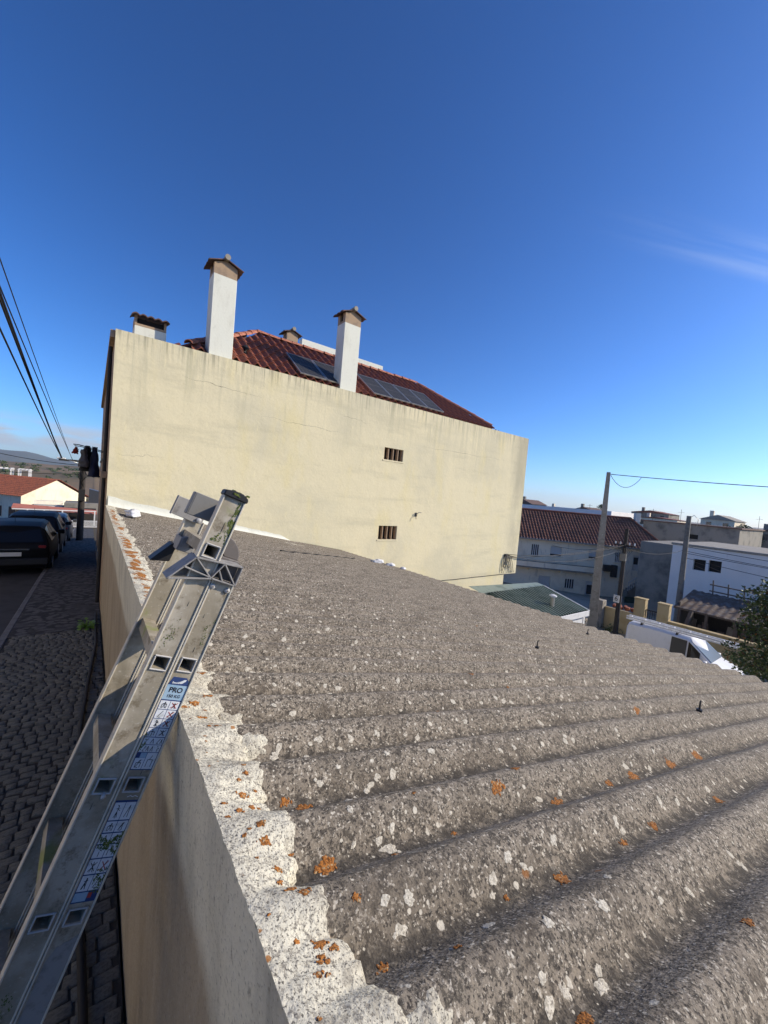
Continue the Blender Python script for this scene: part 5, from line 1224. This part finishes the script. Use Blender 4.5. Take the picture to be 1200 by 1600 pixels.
# outside staircase with balusters
stc = MB(); N_ = 11
for i in range(N_):
    u = 10.1+i*.215; z = -4.7+i*.175
    stc.obox(HP(u+.1, (z-5.6)/2, .55), hu, UZ, hnv, .215, z+5.6, .9)
stc.build('staircase', 'concrete', th)
MB().obox(HP(13.25, -3.0, .55), hu, UZ, hnv, 1.7, .18, 1.0).build('landing', 'concrete', th)
sr = MB().bar(HP(10.1, -3.85, 1.02), HP(12.45, -2.0, 1.02), .07).build('stair_rail', 'grille_white', th)
for i in range(16): t = i/15; MB().bar(HP(10.12+2.3*t, -4.65+1.85*t, 1.02), HP(10.12+2.3*t, -3.86+1.83*t, 1.02), .035).build('baluster', 'grille_white', sr)
MB().obox(HP(13.3, -2.45, 1.02), hu, UZ, hnv, 1.6, .5, .06).build('landing_screen', 'grey_render', th)
MB().tube([HP(13.75, -.6, .06), HP(13.75, -6.5, .06)], .06, 8).build('downpipe', 'grille_white', th)
ac = empty('air_conditioner', HP(8.4, -2.9, .3), 'dark air conditioner box and black cover on the tiled house wall', 'air conditioner')
MB().obox(HP(8.35, -2.75, .3), hu, UZ, hnv, .75, .62, .42).build('cover', 'black_plastic', ac, bevel=.03); MB().obox(HP(9.0, -3.0, .28), hu, UZ, hnv, .5, 1.2, .36).build('casing', 'iron', ac, bevel=.02)
tag(MB().grid(14, 8, lambda a, b: HP(13.0, -1.55, .22)+Vector((.2*cos(2*pi*a)*sin(pi*b), .2*sin(2*pi*a)*sin(pi*b), .26*cos(pi*b)*(1+.2*ns(a*9, b*9))))).build('flower_basket', 'pot_red', smooth='all'), 'round red hanging flower basket by the house landing', 'flower basket')
# yard screen in front of the tiled house: white panel, green hedge panels
ys = empty('yard_fence', HP(9.3, -6.5, 3), 'yard fence with a white panel and dark green screens before the tiled house', 'fence')
MB().obox(HP(8.85, -5.74, 2.0), hu, UZ, hnv, .75, 1.35, .06).build('white_panel', 'white_metal', ys, bevel=.01); MB().obox(HP(8.85, -5.7, 2.04), hu, UZ, hnv, .07, .85, .02).build('panel_bar', 'iron', ys)
for i in range(3): MB().obox(HP(9.95+i*1.1, -5.7, 1.9), hu, UZ, hnv, .95, 1.3, .06).build('screen', 'green_metal', ys); MB().obox(HP(10.5+i*1.1, -5.7, 1.9), hu, UZ, hnv, .12, 1.6, .1).build('post', 'concrete', ys)
MB().obox(HP(6.2, -6.6, 2.0), hu, UZ, hnv, 14, .9, .12).build('base_wall', 'grey_render', ys)

# ---- white building with two openings, grey blocks behind
wb_ = empty('white_building', (39, 4, -5), 'plain white flat roofed building with two dark window openings', 'building')
wh = [(10.66-9.28, 10.66-8.55, -1.0, -.19), (10.66-8.38, 10.66-7.65, -.95, -.12)]
q = MB(); facade(q, (36, 10.66, 0), (0, -1, 0), 18, -6, .68, wh, .3, (-1, 0, 0)); q.add([(36, 10.66, -6), (36, 10.66, .68), (46, 10.66, .68), (46, 10.66, -6)], [(0, 1, 2, 3)]); q.build('wall', 'blue_white', wb_)
MB().box((35.9, -7.4, .682), (46, 10.75, .84)).build('roof_slab', 'concrete_pale', wb_, bevel=.02)
for (a, b, c, d) in wh:
    y0 = 10.66-b; w = MB().box((36.28, y0, c), (36.3, 10.66-a, d)).build('window', 'dark_void', wb_)
    MB().bar((36.2, y0+.04, c+.1), (36.2, y0+.69, c+.3), .04).build('plank', 'weathered_wood', w)
    MB().bar((36.2, y0+.04, c+.42), (36.2, y0+.69, c+.55), .03).build('plank', 'weathered_wood', w)
gs = MB().box((37.5, 10.8, -7), (46, 13.4, .55)); tag(gs.build('side_building', 'grey_render', bevel=.02), 'narrow grey rendered block between the tiled house and the white building', 'building')
gb2 = empty('grey_building', (62, 16, -5), 'long grey rendered building standing behind the white building', 'building')
q = MB(); facade(q, (60, 21.4, 0), (0, -1, 0), 9.9, -6, 2.1, [(5.1, 6.1, .38, .95)], .3, (-1, 0, 0)); q.add([(60, 11.5, -6), (60, 11.5, 2.1), (72, 11.5, 2.1), (72, 11.5, -6)], [(0, 1, 2, 3)]); q.build('wall', 'grey_render', gb2)
MB().box((60.28, 15.3, .38), (60.32, 16.3, .95)).build('window', 'dark_void', gb2); MB().box((59.8, 11.3, 2.102), (72, 21.6, 2.25)).build('roof_slab', 'dark_tile', gb2)
# roof terrace wall behind the tiled ridge and houses on the skyline
wt = MB().box((52, 22.2, -3), (60, 40, 2.95)); tag(wt.build('terrace_building', 'blue_white', bevel=.02), 'long white parapet showing behind the red tiled ridge', 'building')
def far_house(x, y, w, d, h, rh, m, rm, label, wins=3):
    z0 = gz(x, y)-2; e = empty('far_house', (x, y, z0), label, 'house', 'houses on the skyline')
    q = MB().box((x-d/2, y-w/2, z0), (x+d/2, y+w/2, h)); q.build('wall', m, e)
    if rh: MB().prism([(x-d/2-.3, y-w/2-.3, h+.002), (x-d/2-.3, y+w/2+.3, h+.002), (x-d/2-.3, y, h+rh)], (d+.6, 0, 0)).build('roof', rm, e)
    else: MB().box((x-d/2-.2, y-w/2-.2, h+.002), (x+d/2+.2, y+w/2+.2, h+.25)).build('roof', rm, e)
    for i in range(wins):
        yy = y-w/2+w*(i+.5)/wins; MB().box((x-d/2-.03, yy-.45, h-1.7), (x-d/2-.002, yy+.45, h-.5)).build('window', 'window_glass', e)
    for s in (-.5,): MB().box((x-.4, y+w*.3, h), (x+.3, y+w*.3+.7, h+rh+.9)).build('chimney', m, e)
far_house(110, 71, 6.2, 8, 3.6, 1.4, 'grey_render', 'dark_tile', 'grey gabled house just right of the cream wall on the skyline', 2)
far_house(110, 60.5, 8, 9, 2.9, .5, 'house_white', 'dark_tile', 'low pale house left of the long white parapet on the skyline')
far_house(112, 53.5, 6, 8, 3.0, 1.0, 'grey_render', 'dark_tile', 'dark roofed house just left of the tall concrete pole on the skyline')
far_house(110, 24.0, 5.6, 9, 3.3, 1.1, 'house_white', 'concrete_pale', 'pale gabled house above the grey building on the skyline', 2)
far_house(118, 38, 9, 8, 2.5, .4, 'house_white', 'terracotta', 'low house with red roof right of the white parapet on the skyline')
far_house(105, 14.5, 5, 9, 1.9, .5, 'grey_render', 'dark_tile', 'grey house with pale door at the right end of the skyline', 2)
far_house(90, 8, 7, 9, 1.2, .6, 'house_white', 'dark_tile', 'low pale house behind the white building at the right edge')
far_house(140, 47, 10, 9, 4.0, .8, 'grey_render', 'terracotta', 'distant grey house with reddish roof beyond the white parapet')
for i, (x, y) in enumerate(((100, 34), (104, 30), (96, 46), (120, 20))):
    e = empty('antenna', (x, y, 0), ('antenna rising above the grey building, left one', 'antenna rising above the grey building, right one', 'thin antenna above the white parapet', 'antenna beside the pale gabled house')[i], 'antenna', 'antennas on the skyline')
    MB().tube([(x, y, -3), (x, y, 4.6+.4*(i % 2))], .035, 5).build('mast', 'iron', e); MB().bar((x, y-.6, 4.3), (x, y+.6, 4.3), .04).build('crossbar', 'iron', e)
def far_tree(x, y, h, r, label, n=900):
    z0 = gz(x, y)-.2; e = empty('tree', (x, y, z0), label, 'tree', 'trees on the skyline'); rr = random.Random(int(x*10+y)); q = MB()
    for k in range(7): leaf_mass(q, (x+rr.uniform(-.5, .5)*r, y+rr.uniform(-.6, .6)*r, h-r*.55+rr.uniform(-.4, .35)*r), (r*.6, r*.6, r*.45), n//7, r*.11, rr)
    q.build('crown', 'leaf_dark', e); MB().tube([(x, y, z0), (x+.1, y, (z0+h)/2), (x, y, h-r*.4)], [r*.12, r*.09, r*.04], 7).build('trunk', 'bark', e)
far_tree(98, 18.2, 2.7, 2.8, 'round dark tree right of the pale gabled house on the skyline'); far_tree(125, 56, 5.4, 1.5, 'small pointed dark tree beside the tall concrete pole on the skyline'); far_tree(92, 11.5, 1.6, 2.4, 'dark tree at the right end of the skyline'); far_tree(86, 15.5, 1.2, 2.2, 'dark low tree below the pale gabled house')

# ---- yellow garden wall with gate pillars
yw = empty('garden_wall', (25, 2, -4.2), 'yellow rendered garden wall behind the white van', 'wall')
MB().box((25, -9, -5.2), (25.25, 7.2, -2.95)).build('wall', 'yellow_render', yw, bevel=.015)
MB().box((24.95, -9, -2.948), (25.3, 7.2, -2.88)).build('coping', 'yellow_render', yw, bevel=.01)
for y0, y1, nm in ((7.22, 7.76, 'right yellow gate pillar at the end of the garden wall'), (8.36, 8.90, 'left yellow gate pillar beside the low wall')):
    g = empty('gate_pillar', (25, y0, -4.2), nm, 'pillar', 'yellow gate pillars')
    MB().box((24.95, y0, -5.2), (25.35, y1, -2.06)).build('shaft', 'yellow_render', g, bevel=.015); MB().box((24.92, y0-.03, -2.058), (25.38, y1+.03, -2.0)).build('cap', 'yellow_render', g, bevel=.01)
gt = empty('iron_gate', (25.1, 8.06, -4.2), 'dark iron gate between the yellow pillars', 'gate')
for i in range(6): MB().box((25.13, 7.79+i*.108, -4.4), (25.16, 7.815+i*.108, -2.6)).build('bar', 'iron', gt)
for z in (-4.3, -3.5, -2.62): MB().box((25.12, 7.78, z), (25.17, 8.34, z+.06)).build('rail', 'iron', gt)
lw2 = empty('low_wall', (24.6, 9.7, -4.2), 'low yellow wall left of the gate pillars with red tiles behind', 'wall')
MB().box((24.9, 8.92, -5.2), (25.1, 10.4, -2.95)).build('wall', 'yellow_render', lw2, bevel=.015); MB().box((24.6, 10.42, -5.2), (25.1, 10.9, -2.6)).build('end_post', 'concrete_pale', lw2, bevel=.015)
for i in range(10): 
    o = MB().obox((25.6+.12*(i % 3), 9.0+.13*i, -2.95+.05*(i % 2)), (1, .2, 0), (-.2, 1, .1), (0, 0, 1), .4, .12, .16).build('stacked_tile', 'terracotta', lw2)

# ---- ramshackle shack
sk = empty('shack', (30, 5, -4.5), 'ramshackle wooden shack with sagging corrugated roof below the white building', 'shack')
q = MB().grid(8, 60, lambda a, b: (28.3+3.4*a, 8.0-5.6*b, -2.62+.75*a-.0+.05*ns(a*3, b*4)+.03*sin(b*60*pi*.5)-.10*b)); q.build('roof_sheet', 'rust_sheet', sk, smooth=True)
MB().box((31.5, 2.4, -5.2), (31.6, 8.0, -2.0)).build('back_wall', 'dark_wood', sk); MB().box((28.6, 7.75, -5.2), (31.5, 7.82, -2.3)).build('side_wall', 'weathered_wood', sk)
for i, (y, t) in enumerate(((7.7, 0), (6.4, .1), (5.2, -.2), (4.1, .05), (2.7, 0))): MB().bar((28.4, y+t, -5.0), (28.4, y, -2.62), .13).build('post', 'weathered_wood', sk)
MB().bar((28.4, 8.0, -2.66), (28.4, 2.4, -2.72), .12).build('beam', 'weathered_wood', sk)
rn = random.Random(8)
for i in range(14):
    y = 7.5-.33*i; h = rn.uniform(.9, 1.7); MB().obox((28.75+rn.uniform(0, .5), y, -4.75+h/2), (0, 1, rn.uniform(-.12, .12)), (1, 0, .15), (0, rn.uniform(-.12, .12), 1), rn.uniform(.12, .34), .04, h).build('leaning_board', rn.choice(('weathered_wood', 'concrete', 'rust_sheet', 'grey_paint', 'weathered_wood')), sk)
rk = empty('timber_rack', (32, 5, -2), 'wooden railing rack standing above the shack roof', 'rack')
for i in range(6): MB().bar((31.8, 7.0-.75*i, -2.2), (31.8, 7.0-.75*i+.06, -1.05-.1*(i % 2)), .06).build('upright', 'weathered_wood', rk)
for z in (-1.75, -1.35): MB().bar((31.78, 7.2, z), (31.78, 2.9, z-.08), .07).build('rail', 'weathered_wood', rk)
tag(MB().bar((27.2, 7.2, -4.3), (27.9, 7.0, -2.6), .16).build('leaning_beam', 'weathered_wood'), 'thick weathered beam leaning beside the shack', 'beam')
tag(MB().bar((27.3, 3.6, -4.3), (27.7, 3.2, -2.7), .14).build('leaning_beam', 'concrete_pale'), 'pale leaning beam near the bush at the shack', 'beam')
tag(MB().bar((26.6, 6.0, -4.15), (26.7, 4.5, -3.35), .10).build('loose_plank', 'white_metal'), 'white plank lying before the shack', 'plank')

# ---- white van with a ladder on its roof
VS = [(0, .36, 1.02, 1.66, .80, .72), (.06, .27, 1.02, 1.78, .86, .76), (1.3, .25, 1.02, 1.83, .88, .77), (2.35, .25, 1.0, 1.80, .88, .75), (3.2, .25, .97, 1.04, .88, .80), (3.72, .28, .82, .86, .86, .72), (3.95, .36, .64, .66, .8, .66)]
vz = gz(20.9, 5.4)-.06
van = make_car('parked_van', (20.95, 7.4, vz), pi, VS, 'van_paint', 'white delivery van parked before the yellow wall, ladder on its roof', 'van', dict(side=[(2, 3, .42, 1), (3, 4, .0, .55)], front=(3, 4), rear=(0, 1)), (.75, 3.2), None, .30, True)
for yy in (.55, 1.9):
    r_ = MB().box((-.66, yy-.03, 1.84), (.66, yy+.03, 1.89)); r_.box((-.68, yy-.04, 1.76), (-.60, yy+.04, 1.84)); r_.box((.60, yy-.04, 1.76), (.68, yy+.04, 1.84))
    o = r_.build('roof_bar', 'black_plastic'); o.parent = van
vl = empty('roof_ladder', (20.4, 5.6, vz+1.9), 'long white ladder strapped on the roof of the van', 'ladder')
for x in (20.30, 20.62):
    for dz in (0, .10): MB().box((x, 3.55, vz+1.895+dz), (x+.05, 7.5, vz+1.955+dz)).build('rail', 'white_metal', vl)
for i in range(14): MB().tube([(20.33, 3.7+.28*i, vz+1.925+(.1 if i % 2 else 0)), (20.64, 3.7+.28*i, vz+1.925+(.1 if i % 2 else 0))], .02, 7).build('rung', 'white_metal', vl)

# ---- leafy tree at the right edge
tz = gz(14.4, .7)
tr_ = empty('tree', (14.4, .7, tz), 'leafy tree with small dark and dry leaves at the right edge', 'tree')
rr = random.Random(21)
tk = MB(); tk.tube([(14.4, .7, tz-.2), (14.45, .75, tz+1.4), (14.4, .8, tz+2.6), (14.5, .7, .3)], [.14, .11, .07, .03], 8)
blobs = []
for i in range(46):
    a = rr.uniform(0, 2*pi); q_ = sqrt(rr.random())*1.45; z = rr.uniform(-2.0, 1.15); q_ *= (1-.30*max(0, z))
    c = (14.7+q_*cos(a), 1.02+q_*sin(a)*1.15, z); blobs.append(c)
    tk.tube([(14.43, .75, tz+1.4+.4*rr.random()), ((14.4+c[0])/2, (.7+c[1])/2, (c[2]+tz+2)/2), c], [.05, .03, .012], 5)
tk.build('trunk', 'bark', tr_, smooth='all')
la, lb, ld = MB(), MB(), MB()
for c in blobs:
    leaf_mass(la, c, (.52, .52, .42), 250, .055, rr); leaf_mass(lb, (c[0]+.05, c[1]-.04, c[2]+.10), (.55, .55, .40), 70, .05, rr); leaf_mass(ld, c, (.55, .55, .45), 26, .05, rr)
la.build('crown', 'leaf_dark', tr_); lb.build('crown_tips', 'leaf_light', tr_); ld.build('dry_leaves', 'leaf_dry', tr_)
q = MB()
for i in range(60):
    x = rr.uniform(17, 27); y = rr.uniform(8.8, 14) if x < 24 else rr.uniform(9, 12); s = rr.uniform(.1, .3); leaf_mass(q, (x, y, gz(x, y)), (s*1.5, s*1.5, s), 30, s*.3, rr)
tag(q.build('undergrowth', 'leaf_dark'), 'low weeds around the foot of the poles', 'undergrowth', kind='stuff')

# ---- unseen house added across the lane, beyond the left edge, to darken the lane
oh = empty('added_lane_house', (-9, 6, 0), 'plain pale house opposite the garage, added out of view to shade the lane', 'house')
q = MB(); lh = [(3, 4.2, .9, 2.2), (7, 8.2, .9, 2.2), (11, 12.2, .9, 2.2), (15, 16.1, 0, 2.2), (19, 20.2, .9, 2.2), (3, 4.2, 3.6, 4.9), (7, 8.2, 3.6, 4.9), (11, 12.2, 3.6, 4.9), (15, 16.2, 3.6, 4.9), (19, 20.2, 3.6, 4.9)]
facade(q, (-6.5, 24, 0), (0, -1, 0), 24, -2, 5.8, lh, .18, (1, 0, 0)); q.add([(-6.5, 24, -2), (-6.5, 24, 5.8), (-14, 24, 5.8), (-14, 24, -2)], [(0, 1, 2, 3)]); q.add([(-6.5, 0, -2), (-6.5, 0, 5.8), (-14, 0, 5.8), (-14, 0, -2)], [(0, 1, 2, 3)]); q.build('wall', 'house_white', oh)
for (a, b, c, d) in lh: MB().box((-6.68, 24-b, c), (-6.66, 24-a, d)).build('window', 'window_glass', oh)
tiled(MB(), (-10.2, -.3, 7.6), (0, 1, 0), (4.0, 0, -1.9), (1.9, 0, 4.0), 24.6, 4.45, .3, .42, .06, .03).build('roof', 'terracotta', oh, smooth=True)

# ---- the air: one even volume round the whole scene
hz = MB().box((-5000, -5500, -60), (5500, 5500, 190)).build('haze', 'concrete')
tag(hz, kind='stuff')
hm = bpy.data.materials.new('haze'); hm.use_nodes = True; hm.node_tree.nodes.clear()
ho = hm.node_tree.nodes.new('ShaderNodeOutputMaterial'); hv = hm.node_tree.nodes.new('ShaderNodeVolumePrincipled')
hv.inputs['Color'].default_value = (.80, .88, 1, 1); hv.inputs['Density'].default_value = .00016; hv.inputs['Anisotropy'].default_value = .2
hm.node_tree.links.new(hv.outputs[0], ho.inputs['Volume']); hz.data.materials.clear(); hz.data.materials.append(hm)
